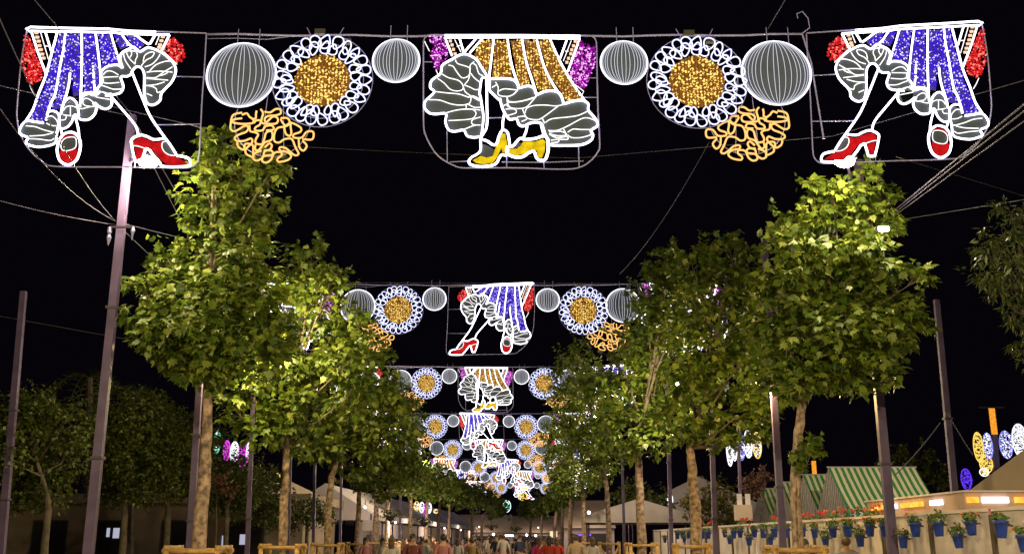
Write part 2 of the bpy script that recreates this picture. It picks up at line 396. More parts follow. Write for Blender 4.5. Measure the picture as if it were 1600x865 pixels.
def panel_B():
    c = (798, 54); root = empty('dancer_light_panel', (0, 0, 0))
    tubes('panel_frame', ["B1 130,95 70,120 48,170 46,300 B2 45,0 48,330 70,430 110,520 180,630 270,710 380,770 480,800 700,802 1153,802 B4 500,815 700,815 800,805 900,765 980,700 1040,620 1062,540 1045,200 B3 1040,865 1030,500 1026,230 1015,150 980,112 920,104 700,106 300,98 0,100 B1 700,98 400,97"], c, .011, M['frame'], root, .03, True, True)
    for s in ("B1 50,400 150,400", "B2 310,390 315,740", "B2 985,680 985,800", "B2 780,240 930,235", "B3 930,580 1025,580", "B3 850,800 1040,800", "B4 822,570 830,790", "B4 430,740 435,808", "B2 340,735 560,725", "B2 930,735 1153,738 B4 430,740 880,722"):
        tubes('cross_bar', [s], c, .0075, M['frame'], root, .03, False)
    tubes('top_light_bar', ["B1 290,135 1153,132 B3 400,140 840,150", "B1 290,112 1153,112 B3 400,115 840,120"], c, .0155, M['tube'], root, 0, False)
    tubes('strap_light', ["B1 290,140 370,340", "B1 455,150 500,300"], c, .015, M['tube'], root, 0, False)
    tubes('strap_light', ["B3 690,160 610,380", "B3 830,160 700,520"], c, .015, M['tube'], root, 0, False)
    tubes('strap_edge', ["B1 400,160 470,300", "B1 425,240 460,225", "B3 740,170 650,400", "B3 670,290 710,290", "B3 760,650 880,740 860,780", "B1 190,500 210,550", "B1 60,180 115,290"], c, .006, M['tube_thin'], root, 0, False)
    for pts in ("B1 350,175 370,220 385,270 405,320", "B3 785,180 765,230 745,275 735,320 710,370 690,415"):
        for x, z in loc(tr(pts), c): MB().box((x-.022, -.012, z-.018), (x+.022, .012, z+.018)).build('strap_buckle_light', M['strap_bead'], root)
    tubes('skirt_fold_light', ["B1 640,150 500,310", "B1 710,150 570,310", "B1 840,150 812,380 785,600", "B3 20,150 55,380 90,520 150,690", "B3 185,160 230,400 300,620 345,760",
        "B3 350,165 430,450 520,640 620,790", "B3 500,160 620,420 760,660 900,860"], c, .0155, M['tube'], root)
    tubes('ruffle_light', ["B1 765,570 700,470 640,380 530,325 450,335 380,375 260,450 240,540 140,620 125,700 170,750 70,850 B2 60,130 110,190 180,205 300,200 295,290 330,380 400,400 500,385 540,450 620,467 690,455",
        "B2 700,460 722,250 705,100 688,0 B1 680,760 695,640 710,590 765,585"], c, .0155, M['tube'], root)
    tubes('ruffle_light', ["B1 795,600 900,598 1000,600 1075,620 1120,690 B3 140,705 260,680 325,715 350,775 450,740 560,740 620,780 650,865 B4 655,90 750,62 860,50 930,90 930,160 985,225 1030,290 1030,340 960,390 985,440 960,500 860,548 700,558 500,550 480,490 450,440 425,370 400,310 300,300 200,340 150,320 120,255 50,265 0,210 B2 930,120 910,30 B1 905,840 830,770 790,720 793,610"], c, .017, M['tube'], root)
    tubes('ruffle_seam_light', ["B1 410,390 430,430 540,465 580,490", "B1 330,450 380,460 420,520 480,590 540,580 570,540 575,450 620,410", "B1 600,430 640,450 670,540 720,570", "B1 580,540 620,590 680,640",
        "B1 570,560 550,620 510,670 530,680 580,700 630,725 680,720", "B1 260,550 330,590 440,620 490,670 490,720 430,740 350,720 280,650 210,600", "B1 500,700 520,750 590,800 680,850",
        "B1 180,745 300,760 450,775 560,810 B2 580,0 580,60 550,95 450,105 350,90 230,50 110,45", "B2 600,0 650,20 690,50", "B2 530,135 530,95 560,100 620,130 700,130", "B2 310,190 430,160 550,150 690,160",
        "B2 600,150 640,190 620,240 560,265 330,280", "B2 690,240 600,270 600,320 690,330", "B2 500,380 600,340 640,330",
        "B1 820,700 870,670", "B1 860,640 890,700 890,780 960,800 1040,790 1110,730", "B1 900,740 960,715 1110,730", "B1 990,810 990,865", "B3 10,810 100,770 150,700", "B3 30,865 150,860 310,820 350,780",
        "B4 20,60 100,70 220,50 310,20", "B4 20,80 50,130 130,145 230,130 300,60 350,0", "B4 0,150 100,150 120,190 30,220", "B4 190,150 220,220 250,255 340,270 410,250 600,110",
        "B4 220,190 240,140 320,110 450,105 560,115 650,100", "B4 130,240 210,230 240,260 180,290", "B4 450,300 520,260 700,240 820,220 920,175", "B4 410,250 440,310", "B4 480,390 580,390 700,340 850,260 930,250 1010,280",
        "B4 650,370 690,450", "B4 490,410 620,400 690,440 590,450 500,430", "B4 700,410 760,375 850,380 950,380", "B4 700,440 740,470 850,470 960,440", "B4 490,430 570,470 690,460 700,490 600,490 510,500", "B4 510,530 590,520 600,500",
        "B2 930,120 1000,90", "B2 985,10 1000,60 990,110 1040,140"], c, .0075, M['tube_thin'], root, -.005)
    sheet('ruffle_netting', ["B1 740,560 640,385 530,330 450,340 380,380 265,455 245,545 145,625 130,700 175,752 75,850 B2 65,130 110,185 180,200 300,195 300,300 335,375 400,395 500,380 540,445 620,460 690,450 705,250 690,100 680,0 B1 675,760 690,640 700,580",
        "B1 800,605 900,605 1000,605 1075,625 1120,695 B3 140,710 260,685 325,720 350,780 450,745 560,745 620,785 650,865 B4 655,95 750,67 860,55 925,90 925,160 980,225 1025,290 1025,340 955,390 980,440 955,500 860,543 700,553 505,545 485,490 455,440 430,370 405,305 300,295 200,335 155,315 125,250 50,260 5,210 B2 935,120 915,30 B1 905,840 830,770 795,720"], c, M['net'], root, .025, False)
    for s in ("B1 700,170 820,170 770,520 750,530 620,320", "B1 860,170 985,170 1050,580 820,580", "B3 60,165 170,165 270,650 150,660",
              "B3 220,165 330,165 420,450 540,710 370,720 250,380", "B3 370,165 500,165 600,400 850,790 850,830 690,850 620,720 500,560"):
        P = loc(tr(s), c)
        lg = beads('gold_light_strip', P, [M['bead_amber'], M['bead_gold']], root, 2700, .36, .0135, strands=.045)
        b = MB(); b.add([(x, .04, z) for x, z in P], tessellate_polygon([[Vector((x, z, 0)) for x, z in P]])); b.build('strip_glow_backing', M['glow_amber'], lg)
    for s in ("B1 110,130 280,130 330,330 250,420 200,510 170,480 160,390 120,340 180,230 120,170",
              "B3 830,170 880,220 1010,250 1010,420 960,540 920,670 880,720 850,700 710,570 760,420"):
        beads('magenta_flower_lights', loc(tr(s), c), [M['bead_mag'], M['bead_orchid']], root, 3000, .30, .0145, (-.06, .06))
    tubes('leg_light', ["B1 758,590 762,865 B2 762,330 720,430 692,480 692,600 660,650 590,690 555,735", "B2 962,190 942,290 940,380"], c, .017, M['tube'], root)
    tubes('leg_light', ["B4 242,340 230,400 200,475", "B4 400,320 420,400 440,460"], c, .017, M['tube'], root)
    sh = sheet('shoe', ["B2 600,720 690,670 760,690 830,670 850,600 890,520 930,420 970,420 990,540 985,630 940,640 925,580 880,680 830,750 720,765 640,750"], c, M['yellow_panel'], root, .015, False)
    tubes('shoe_outline_light', ["B2 700,490 760,505 830,550 870,540 900,450 940,385 990,405 1010,480 1020,570", "B2 560,730 575,770 700,795 850,770 900,700 930,660 980,670 1000,600"], c, .018, M['tube'], sh)
    sheet('shoe_netting', ["B2 710,540 840,600 820,680 690,660"], c, M['net'], sh, .02)
    sh = sheet('shoe', ["B4 30,590 130,590 200,510 330,510 420,480 450,510 440,620 410,690 370,690 350,610 280,600 200,650 120,665 30,635"], c, M['yellow_panel'], root, .015, False)
    tubes('shoe_outline_light', ["B4 20,575 80,565 160,480 220,490 330,480 430,450 470,480 480,600 450,710 400,725 350,700 320,625 260,640 200,680 120,690 20,650"], c, .021, M['tube'], sh, 0, True, True)
    sheet('shoe_netting', ["B4 90,580 160,520 175,550 140,575"], c, M['net'], sh, .01)
    return root

def ball_light(R, nl):
    root = empty('striped_ball_light', (0, 0, 0))
    ring = MB().tube([(R*math.cos(t*math.pi/24), 0, R*math.sin(t*math.pi/24)) for t in range(48)], .0135, 6, closed=True).build('rim_light', M['tube_ball'], root, True)
    for i in range(1, nl):
        b = MB(); a = -math.pi/2+math.pi*i/nl + R_(-.03, .03); k = math.sin(a)
        b.tube([(R*.97*k*math.cos(t*math.pi/24)*1.0, -.01, R*.985*math.sin(t*math.pi/24)) for t in range(-12, 13)], .0058, 5)
        b.build('meridian_light', M['tube_line'], root, True)
    n = MB(); n.add([(0, .02, 0)]+[(R*.98*math.cos(t*math.pi/20), .02, R*.98*math.sin(t*math.pi/20)) for t in range(40)], [(0, 1+(t+1) % 40, 1+t) for t in range(40)])
    n.build('disc_netting', M['net_ball'], root)
    MB().tube([(-.1, .02, R), (-.1, .02, R+.25)], .006).build('hanger_rod', M['frame'], root)
    MB().tube([(.22*R/.5, .02, R*.9), (.22*R/.5, .02, R+.25)], .006).build('hanger_rod', M['frame'], root)
    return root
def flower_light(R, r, seed):
    root = empty('flower_ring_light', (0, 0, 0)); rr = random.Random(seed)
    MB().tube([(R*math.cos(t*math.pi/30), .02, R*math.sin(t*math.pi/30)) for t in range(60)], .006, 5, closed=True).build('outer_ring', M['frame'], root)
    mid = (R+r)/2+.03
    MB().tube([(mid*math.cos(t*math.pi/30), .02, mid*math.sin(t*math.pi/30)) for t in range(60)], .006, 5, closed=True).build('middle_ring', M['frame'], root)
    # closed loops of light packed in two rings, tear shaped, leaning in turn
    def petal(rad, ang, ln, wd, lean, taper, y):
        P = []
        for q in range(18):
            t = 2*math.pi*q/18; al = math.cos(t)*ln/2; ac = math.sin(t)*wd/2*(1+taper*math.cos(t))
            a2 = al*math.cos(lean)-ac*math.sin(lean); c2 = al*math.sin(lean)+ac*math.cos(lean)
            x, z = (rad+a2), c2; P.append((x*math.cos(ang)-z*math.sin(ang), x*math.sin(ang)+z*math.cos(ang)))
        MB().tube([(x, y, z) for x, z in P], .0105, 5, closed=True).build('petal_loop_light', M['tube_blue'], root, True)
    no, ni = 25, 21
    for i in range(no):
        ln = rr.uniform(.17, .25); petal(R-.012-ln/2-(.04 if rr.random() < .2 else 0), (i+rr.uniform(-.18, .18))/no*6.2832, ln, rr.uniform(.115, .165)*R/.75, rr.uniform(-.45, .45), rr.choice((-.45, .1, .45)), -.012)
    for i in range(ni):
        ln = rr.uniform(.15, .235); petal(r+.012+ln/2, (i+.3+rr.uniform(-.2, .2))/ni*6.2832, ln, rr.uniform(.09, .135)*R/.75, rr.uniform(-.5, .5), rr.choice((-.5, .3)), 0)
    circ = [(r*math.cos(t*math.pi/20), r*math.sin(t*math.pi/20)) for t in range(40)]
    h = beads('heart_lights', None, [M['bead_amber'], M['bead_gold']], root, 1900, .46, .0145, strands=.052, raw=circ)
    n = MB(); n.add([(0, .03, 0)]+[(x, .03, z) for x, z in circ], [(0, 1+(t+1) % 40, 1+t) for t in range(40)]); n.build('heart_glow_backing', M['glow_amber'], h)
    MB().tube([(-.2, .02, R*.95), (-.28, .02, R+.12)], .006).build('hanger_rod', M['frame'], root)
    MB().tube([(.2, .02, R*.95), (.28, .02, R+.12)], .006).build('hanger_rod', M['frame'], root)
    MB().box((-.16, .01, R+.02), (.0, .07, R+.1)).build('junction_box', M['steel_dark'], root)
    return root
GOLD = ["G 200,170 90,200 60,300 60,380 110,400 170,370 240,330 280,360 250,410 170,440 110,480 130,520 230,520 310,490 330,530 300,570 250,620 250,680 320,720",
    "G 200,240 100,255 80,290 200,310 330,300 340,260 290,220 260,180 200,200", "G 290,330 300,400 350,410 400,440 370,500 370,550 450,560 480,480 500,420 560,400 580,450 560,510 480,540 450,580 400,640 360,620 370,570",
    "G 380,150 370,200 370,240 330,250", "G 350,300 370,270 430,270 420,320 370,350 360,390 450,390 490,340 570,330 590,380 500,390",
    "G 430,130 460,180 440,290 540,310 630,300 640,240 580,220 500,290 480,250 520,215 620,205 680,180 670,130 610,130 550,170 480,160",
    "G 820,290 740,340 640,360 600,430 600,520 660,540 720,500 800,490 830,520 860,600 900,680 860,700 800,660 740,610 670,600 670,640 760,660 810,710 760,760 650,780 640,740 690,700 680,660 600,670 560,750 500,790 450,770 470,710 580,690 560,640 480,650 460,720 390,765 340,740 350,680 440,640",
    "G 680,240 760,240 790,290 740,330 700,290 680,250", "G 720,350 740,430 790,460 810,420 800,340 820,300 930,360 920,410 840,440 840,480 940,480 1000,410 1080,410 1070,500 950,500",
    "G 140,540 150,590 220,630 240,560 330,570 340,650 340,740", "G 480,600 540,550 570,580 540,630 470,640", "G 900,500 910,600 960,640 1000,580 950,520"]
def gold_light():
    root = empty('gold_squiggle_light', (0, 0, 0)); c = (423, 184)
    tubes('squiggle_light', GOLD, c, .0150, M['tube_gold'], root, 0, True, n=5)
    R = .575; b = MB(); b.tube([(R*math.cos(t*math.pi/24), .03, R*math.sin(t*math.pi/24)) for t in range(48)], .006, 5, closed=True); b.build('outer_ring', M['frame'], root)
    for dx in (-.15, .2): MB().tube([(dx, .03, -R*.94), (dx*.6, .03, R*1.1)], .005, 5).build('back_rod', M['frame'], root)
    return root

PX1 = 15.05/FPX     # metres per photo pixel on the first arch's plane
proto = {'A': panel_A(), 'B': panel_B(), 'big': ball_light(54*PX1, 17), 'flower': flower_light(78*PX1, 43*PX1, 3), 'small': ball_light(36.5*PX1, 17), 'gold': gold_light()}
def mirror_tree(root):
    """mirrored copy with real mirrored meshes"""
    seen = {}
    def mm(o, par):
        c = o.copy(); COL.objects.link(c); c.parent = par
        if o.data:
            me = o.data.copy(); n = len(me.vertices); a = np.empty(n*3, 'f'); me.vertices.foreach_get('co', a); a[0::3] *= -1
            me.vertices.foreach_set('co', a); me.flip_normals(); me.update(); c.data = me
        for ch in list(o.children): mm(ch, c)
        return c
    return mm(root, None)
proto['Am'] = mirror_tree(proto['A']); proto['goldm'] = mirror_tree(proto['gold'])

ordw = ['nearest', 'second', 'third', 'fourth', 'fifth', 'sixth', 'seventh', 'eighth']
used = set()
def take(k):
    if k not in used: used.add(k); return proto[k]
    return copy_tree(proto[k])
desc = {'A': 'blue skirt red shoe dancer panel stepping right', 'Am': 'blue skirt red shoe dancer panel stepping left', 'B': 'gold skirt yellow shoe dancer panel'}
C1 = at(798, 54, Y1)
layout = [('big', 377, 117, 0, 'large white striped ball light'), ('flower', 505, 128, -.07, 'blue white looping ring light with gold centre'),
          ('small', 619, 95, 0, 'small white striped ball light'), ('gold', 423, 184, .10, 'gold squiggle disc light under the large ball'),
          ('small', 975, 98, 0, 'small white striped ball light'), ('flower', 1088, 130, -.07, 'blue white looping ring light with gold centre'),
          ('big', 1213, 114, 0, 'large white striped ball light'), ('goldm', 1170, 181, .10, 'gold squiggle disc light under the large ball')]
arches = [(798, 54, 1.0, 'B', 'A', 'Am'), (768, 445, .494, 'Am', 'B', 'B'), (759, 573, .315, 'B', 'A', 'Am'), (752, 646, .243, 'A', 'B', 'B'),
          (765, 686, .196, 'B', 'A', 'Am'), (796, 717, .163, 'A', 'B', 'B'), (816, 735, .139, 'B', 'A', 'Am'), (818, 752, .118, 'A', 'B', 'B')]
ARCH = []
for n, (px, py, s, mid, lf, rt) in enumerate(arches):
    z = 15.05/s; u, v = (px-800)/FPX, (432.5-py)/FPX
    c = Vector((u*z, z*(CT-v*ST), CAMZ+z*(ST+v*CT))) if n else C1.copy(); ARCH.append(c)
    where = f'of the {ordw[n]} arch'
    o = take(mid); o.location = c; tag(o, f'{desc[mid]}, centre {where}', 'light panel', 'dancer light panels')
    # side panels
    cl = at(180, 48, Y1)-C1; o = take(lf); o.location = c+Vector((cl.x, cl.y, cl.z)); tag(o, f'{desc[lf]}, left end {where}', 'light panel', 'dancer light panels')
    cr = at(1255, 50, Y1)-C1; rz = math.radians(-4 if n == 0 else 0); off = (at(320, 50, Y1)-at(180, 48, Y1)).x
    o = take(rt); o.location = c+cr+Vector((off*math.cos(rz), off*math.sin(rz), .02)); o.rotation_euler = (0, 0, rz); o.scale = (.95, 1, .97) if n == 0 else (1, 1, 1)
    tag(o, f'{desc[rt]}, right end {where}', 'light panel', 'dancer light panels')
    for k, x, y, dy, d in layout:
        q = at(x, y, Y1)-C1; o = take(k); o.location = c+q+Vector((0, dy, 0))
        tag(o, f'{d}, {"left" if x < 800 else "right"} half {where}', 'light ball' if 'ball' in k or k in ('big', 'small') else 'light disc', 'round lights of the arches')
    rl = MB(); cc = at(320, 50, Y1)-C1; ce = at(1255, 50, Y1)-C1
    lx, rx = (at(322, 52, Y1)-C1).x, ce.x
    pts = [Vector((lx+(rx-lx)*t/20, .06, .035+.012*math.sin(t*1.7)-.03*math.sin(math.pi*t/20))) for t in range(21)]
    ro = empty('arch_rail', c); tag(ro, f'grey steel rail carrying the lights {where}', 'rail', 'steel rails of the light arches')
    MB().tube(pts, .016, 6).build('rail_tube', M['frame'], ro, True)
    MB().tube([p_+Vector((0, 0, -.075)) for p_ in pts[:3]]+[pts[3]], .006, 5).build('stay_wire', M['frame'], ro, True)
    MB().tube([(rx, .05, .03), (rx+.1, .05, -.45), (rx+.19, .05, -1.7)], .012, 6).build('end_bar', M['frame'], ro)
    if n == 0:
        for xx in (1112, 540, 820): 
            q = at(xx, 60 if xx > 600 else 62, Y1)-C1; MB().box((q.x-.07, .07, q.z-.02), (q.x+.07, .15, q.z+.06)).build('junction_box', M['steel_dark'], ro)
        MB().tube([(rx-.02, .05, .03), (rx+.12, .05, .14), (rx+.11, .05, .3), (rx+.03, .05, .42), (rx-.06, .05, .38), (rx-.05, .05, .3)], .008, 6).build('cable_curl', M['frame'], ro)
for k in proto:
    if k not in used: print('unused', k)

# ------------------------------------------------------------------ overhead cables
def cable(pts, r=.006, m='cable', label='thin overhead cable', sag=0):
    P = [Vector(p) for p in pts]
    if len(P) == 2:
        a, b = P; n = 16; P = [a.lerp(b, t/n)-Vector((0, 0, sag*4*(t/n)*(1-t/n))) for t in range(n+1)]
    o = MB().tube(P, r, 5).build('overhead_cable', M[m], None, True)
    tag(o, label, 'cable', 'overhead cables'); return o
A = at
cable([A(205, 178, 14.6), A(20, -40, 12)], .007, label='cable from the left lamp pole top up to the upper left corner')
cable([A(205, 182, 14.6), A(-60, 120, 12)], .006, label='cable running left from the left lamp pole top')
cable([A(190, 352, 14.4), A(-40, 302, 13)], .006, label='cable crossing left of the left lamp pole at mid height', sag=.05)
cable([A(180, 345, 14.4), A(-40, 110, 11)], .007, label='cable rising from the left lamp pole bracket to the left edge', sag=.25)
cable([A(180, 345, 14.4), A(-30, -40, 9)], .007, label='steep cable from the left lamp pole bracket to the top left corner', sag=.25)
cable([A(195, 350, 14.4), A(330, 383, 16)], .006, label='cable from the left lamp pole bracket behind the tall left tree')
cable([A(195, 362, 14.4), A(300, 460, 16)], .006, label='lower cable from the left lamp pole down behind the left tree')
cable([A(205, 180, 14.6), A(345, 420, 20)], .006, label='cable from the left lamp to behind the tall left tree')
cable([A(200, 180, 14.6), A(310, 400, 20)], .006, label='inner cable from the left lamp to behind the tall left tree')
cable([A(60, 140, 14.3), A(318, 200, 14.3)], .006, label='cable passing behind the left blue dancer panel', sag=-.0)
cable([A(420, 226, 18), A(900, 247, 18)], .006, 'cable_dark', label='dim cable level with the shoes of the gold dancer', sag=.03)
cable([A(900, 247, 18), A(1300, 213, 15.5), A(1620, 120, 13)], .006, label='cable crossing behind the right blue dancer panel')
cable([A(1108, 222, 20), A(968, 428, 30)], .009, label='slack cable hanging between the first and second arch on the right', sag=.25)
cable([A(1200, 45, 14), A(1245, -30, 11)], .007, label='short cable rising from the nearest arch rail to the top edge')
cable([A(1392, 333, 16), A(1640, 130, 10)], .011, label='upper strand of the cable bundle from the right lamp to the right edge')
cable([A(1392, 337, 16), A(1640, 142, 10)], .009, label='middle strand of the cable bundle from the right lamp to the right edge')
cable([A(1392, 341, 16), A(1640, 160, 10)], .007, label='lower strand of the cable bundle from the right lamp to the right edge')
cable([A(1395, 345, 16), A(1640, 305, 22)], .006, 'cable_dark', label='dim cable from the right lamp to the tree at the right edge')
cable([A(1400, 245, 15), A(1640, 318, 18)], .006, 'cable_dark', label='dim cable falling from the right blue dancer panel to the right edge')
cable([A(1469, 660, 20), A(1400, 740, 23)], .013, label='guy wire from the right slanting pole down to the striped tent', sag=.05)
cable([A(1480, 645, 20), A(1520, 710, 24)], .009, label='short guy wire on the right side of the right slanting pole', sag=.03)
cable([A(-20, 490, 22), A(200, 530, 26)], .005, 'cable_dark', label='very dim cable at the far left pole')
cable([A(500, 441, 30.5), A(1010, 443, 30.5)], .010, label='thin span wire along the top of the second arch')
cable([A(560, 571, 47), A(905, 573, 47)], .012, label='thin span wire along the top of the third arch')

# ------------------------------------------------------------------ poles and lamps
LAMPS = []
def pole(px, Y, top, w_, label, lean=0, px_top=None, lamp=None, lampw=0, tint=(1, .80, .46)):
    x = X_at(px, Y); r = empty('lamp_pole' if lamp else 'steel_pole', (x, Y, 0)); tag(r, label, 'pole', 'steel poles along the promenade')
    tx = (at(px_top, top, Y) - Vector((x, Y, 0))) if px_top else Vector((lean, 0, at(px, top, Y).z))
    H = tx.z; b = MB(); h = w_/2
    prof = [(-h, -h*.8), (h, -h*.8), (h, h*.8), (-h, h*.8)]
    b.add([(a, c, 0) for a, c in prof]+[(tx.x+a*.78, tx.y*0+c*.78, H) for a, c in prof], [(0,1,5,4),(1,2,6,5),(2,3,7,6),(3,0,4,7),(4,5,6,7),(3,2,1,0)])
    b.build('shaft', M['pole'], r)
    MB().box((-.22, -.22, .11), (.22, .22, .135)).build('base_plate', M['pole'], r)
    for f in (.35, .62):
        c = tx*f; MB().box((c.x-w_*.62, -w_*.55, c.z-.02), (c.x+w_*.62, w_*.55, c.z+.02)).build('clamp_band', M['steel_dark'], r)
    if lamp:
        lx, ly, lY = lamp; q = at(lx, ly, lY)-Vector((x, Y, 0)); t = tx*(q.z/H) if q.z < H else tx
        MB().tube([(t.x, 0, q.z+.1), tuple(Vector((t.x, 0, q.z+.1)).lerp(q+Vector((0, 0, .1)), .6)), tuple(q+Vector((0, 0, .06)))], .022, 6).build('lamp_arm', M['pole'], r)
        hd = MB().box((q.x-.16, q.y-.10, q.z+.02), (q.x+.16, q.y+.10, q.z+.09)).build('lamp_head', M['steel_dark'], r)
        MB().ball((q.x, q.y, q.z), .125 if Y < 18 else .05, 12, 7, sq=(1.25, 1, .75)).build('lamp_lens', M['lamp'], hd, True)  # near lenses enlarged to stand in for lamp flare
        LAMPS.append((q+Vector((x, Y, -.16)), lampw, tint))
    return r
pole(141, 14.2, 180, 0.136, 'nearest left lamp pole with a glowing lamp under the blue dancer', px_top=207, lamp=(232, 252, 13.9), lampw=480)
pole(1393, 16.9, 250, 0.156, 'nearest right lamp pole behind the tall right tree with two lamps', px_top=1340, lamp=(1320, 252, 14.2), lampw=280)
pole(300, 18.8, 500, 0.129, 'grey steel pole close behind the tall left tree trunk', px_top=318, lamp=(385, 540, 18.6), lampw=420, tint=(1, .78, .30))
pole(390, 26, 560, 0.116, 'slim grey steel pole between the first and second left trees', px_top=398, lamp=(470, 590, 24.8), lampw=420, tint=(1, .78, .30))
pole(453, 32, 560, 0.116, 'steel pole just right of the second left tree trunk', px_top=457, lamp=(428, 487, 19.5), lampw=480)
pole(492, 39, 600, 0.116, 'slim steel pole left of the third left tree trunk', px_top=494)
pole(533, 46, 600, 0.116, 'slim steel pole between the third and fourth left trees', px_top=536, lamp=(560, 600, 44), lampw=1100)
pole(625, 56, 690, 0.150, 'grey steel pole in front of the white marquee', px_top=627, lamp=(655, 712, 56), lampw=1300)
pole(1222, 19.5, 375, 0.136, 'reddish lit steel pole left of the right tree trunk', px_top=1194, lamp=(1186, 600, 19.45), lampw=420, tint=(1, .70, .25))
pole(1116, 26, 560, 0.136, 'dark steel pole between the second right tree and the sign', px_top=1108, lamp=(1060, 600, 25.6), lampw=620)
pole(1048, 32, 600, 0.129, 'grey steel pole left of the forked right tree', px_top=1042, lamp=(985, 620, 31.8), lampw=620)
pole(975, 42, 700, 0.122, 'slim steel pole between the right tree guards', px_top=972, lamp=(930, 650, 41.8), lampw=1100)
pole(1157, 34, 660, 0.109, 'thin pole carrying two white signs', px_top=1153)
pole(1496, 20.5, 468, 0.136, 'slanting steel pole right of the striped tent', px_top=1463)
pole(8, 22.5, 455, 0.163, 'steel pole rising from the hedge at the far left', px_top=37)
# second small lamp on the right, at the edge of the tall right tree
lp = empty('floodlight', (0, 0, 0)); q = at(1381, 357, 14.9); lp.location = q; tag(lp, 'small white floodlight at the right edge of the tall right tree', 'lamp')
MB().box((-.09, .02, -.03), (.09, .12, .05)).build('lamp_housing', M['steel_dark'], lp); MB().box((-.075, -.01, -.035), (.075, .02, .03)).build('lamp_lens', M['lamp'], lp)
MB().tube([(0, .1, 0), (-.12, .14, .02)], .015).build('lamp_bracket', M['pole'], lp)
LAMPS.append((q+Vector((0, -.12, -.08)), 25))
# bracket with ceramic insulators on the left lamp pole
ib = empty('insulator_bracket', at(172, 355, 13.95)); tag(ib, 'small insulator bracket clamped to the nearest left lamp pole', 'bracket')
MB().box((0, -.02, -.01), (.34, .02, .015)).build('bracket_arm', M['pole'], ib); MB().lathe([(.03, 0), (.035, -.08), (.02, -.1), (.035, -.16), (.02, -.22), (.005, -.28)], 8).build('insulator', M['frame'], ib)
o = MB().lathe([(.02, 0), (.03, -.06), (.02, -.1), (.005, -.2)], 8, (.34, 0, 0)).build('insulator', M['frame'], ib)
# lamp poles at and behind the camera, same kind, out of the frame: they light the trees from the front
def lampset(x, Y, h, wt, tint, label):
    r = empty('lamp_pole', (x, Y, 0)); tag(r, label, 'pole', 'steel poles along the promenade')
    b = MB().tube([(0, 0, 0), (0, 0, h+.3)], [.10, .08], 8).build('shaft', M['pole'], r)
    s = -1 if x > 0 else 1
    MB().tube([(0, 0, h+.12), (s*.7, 0, h+.12)], .022, 6).build('lamp_arm', M['pole'], r)
    hd = MB().box((s*.7-.16, -.1, h+.02), (s*.7+.16, .1, h+.09)).build('lamp_head', M['steel_dark'], r)
    MB().ball((s*.7, 0, h-.02), .075, 12, 7, sq=(1.25, 1, .75)).build('lamp_lens', M['lamp'], hd, True)
    LAMPS.append((Vector((x+s*.7, Y, h-.16)), wt, tint))
lampset(-5.3, 2.0, 6.6, 3700, (1, .80, .40), 'lamp pole beside the viewer on the left of the promenade')
lampset(17, 27, 7.5, 2800, (1, .82, .6), 'added unseen lamp pole beyond the right edge lighting the tents')  # added out of view to brighten the tents
lampset(5.3, 2.0, 6.6, 3700, (1, .80, .40), 'lamp pole beside the viewer on the right of the promenade')
for i, L_ in enumerate(LAMPS):
    d = bpy.data.lights.new('lamp_light', 'POINT'); d.energy = L_[1]; d.color = L_[2] if len(L_) > 2 else (1, .80, .52); d.shadow_soft_size = .1
    o = bpy.data.objects.new('lamp_light', d); o.location = L_[0]; COL.objects.link(o)

# ------------------------------------------------------------------ trees
def leaf_shape(kind):
    if kind == 'maple':
        half = [(0, -.05), (.16, .02), (.34, -.02), (.30, .16), (.50, .34), (.28, .40), (.30, .62), (.13, .60), (0, .98)]
        z = [.0, .03, .02, .05, -.05, .04, -.04, .03, -.10]
        V = [(x, y, zz) for (x, y), zz in zip(half, z)] + [(-x, y, zz) for (x, y), zz in list(zip(half, z))[1:-1]]
        # fan around mid-vein: right half, left half
        F = [(0, 1, 3), (1, 2, 3), (0, 3, 5), (3, 4, 5), (0, 5, 7), (5, 6, 7), (0, 7, 8)]
        m_ = {i: i+8 for i in range(1, 8)}; m_[0] = 0; m_[8] = 8
        F += [tuple(m_[i] for i in reversed(f)) for f in F[:]]
        return V, F
    if kind == 'simple': return [(0, -.05, 0), (.42, .3, .06), (.2, .62, -.02), (0, 1, -.08), (-.2, .62, -.02), (-.42, .3, .06)], [(0, 1, 2), (0, 2, 3), (0, 3, 4), (0, 4, 5)]
    if kind == 'long': return [(0, 0, 0), (.15, .4, .03), (0, 1, -.1), (-.15, .4, .03)], [(0, 1, 2), (0, 2, 3)]
def leaf_cloud(T, kind):
    """T: list of (pos, normal, up, size) -> one mesh with every leaf a real piece"""
    V, F = leaf_shape(kind); V = np.array(V); F = np.array(F); n = len(T)
    pos = np.array([t[0] for t in T]); nr = np.array([t[1] for t in T]); up = np.array([t[2] for t in T]); s = np.array([t[3] for t in T])
    nr /= np.linalg.norm(nr, axis=1)[:, None]+1e-9
    up -= nr*np.sum(nr*up, axis=1)[:, None]; up /= np.linalg.norm(up, axis=1)[:, None]+1e-9
    sd = np.cross(up, nr)
    W = pos[:, None, :] + s[:, None, None]*(V[None, :, 0, None]*sd[:, None, :]+V[None, :, 1, None]*up[:, None, :]+V[None, :, 2, None]*nr[:, None, :])
    W = W.reshape(-1, 3); FF = (F[None]+(np.arange(n)*len(V))[:, None, None]).reshape(-1, 3)
    me = bpy.data.meshes.new('foliage'); me.vertices.add(len(W)); me.vertices.foreach_set('co', W.ravel())
    me.loops.add(len(FF)*3); me.loops.foreach_set('vertex_index', FF.ravel().astype('i'))
    me.polygons.add(len(FF)); me.polygons.foreach_set('loop_start', (np.arange(len(FF))*3).astype('i'))
    me.update(calc_edges=True); return me
NR = np.random.RandomState(11)
def rv(n=3): return NR.normal(size=n)
V_, F_ = leaf_shape('maple'); LEAFMESH = {}
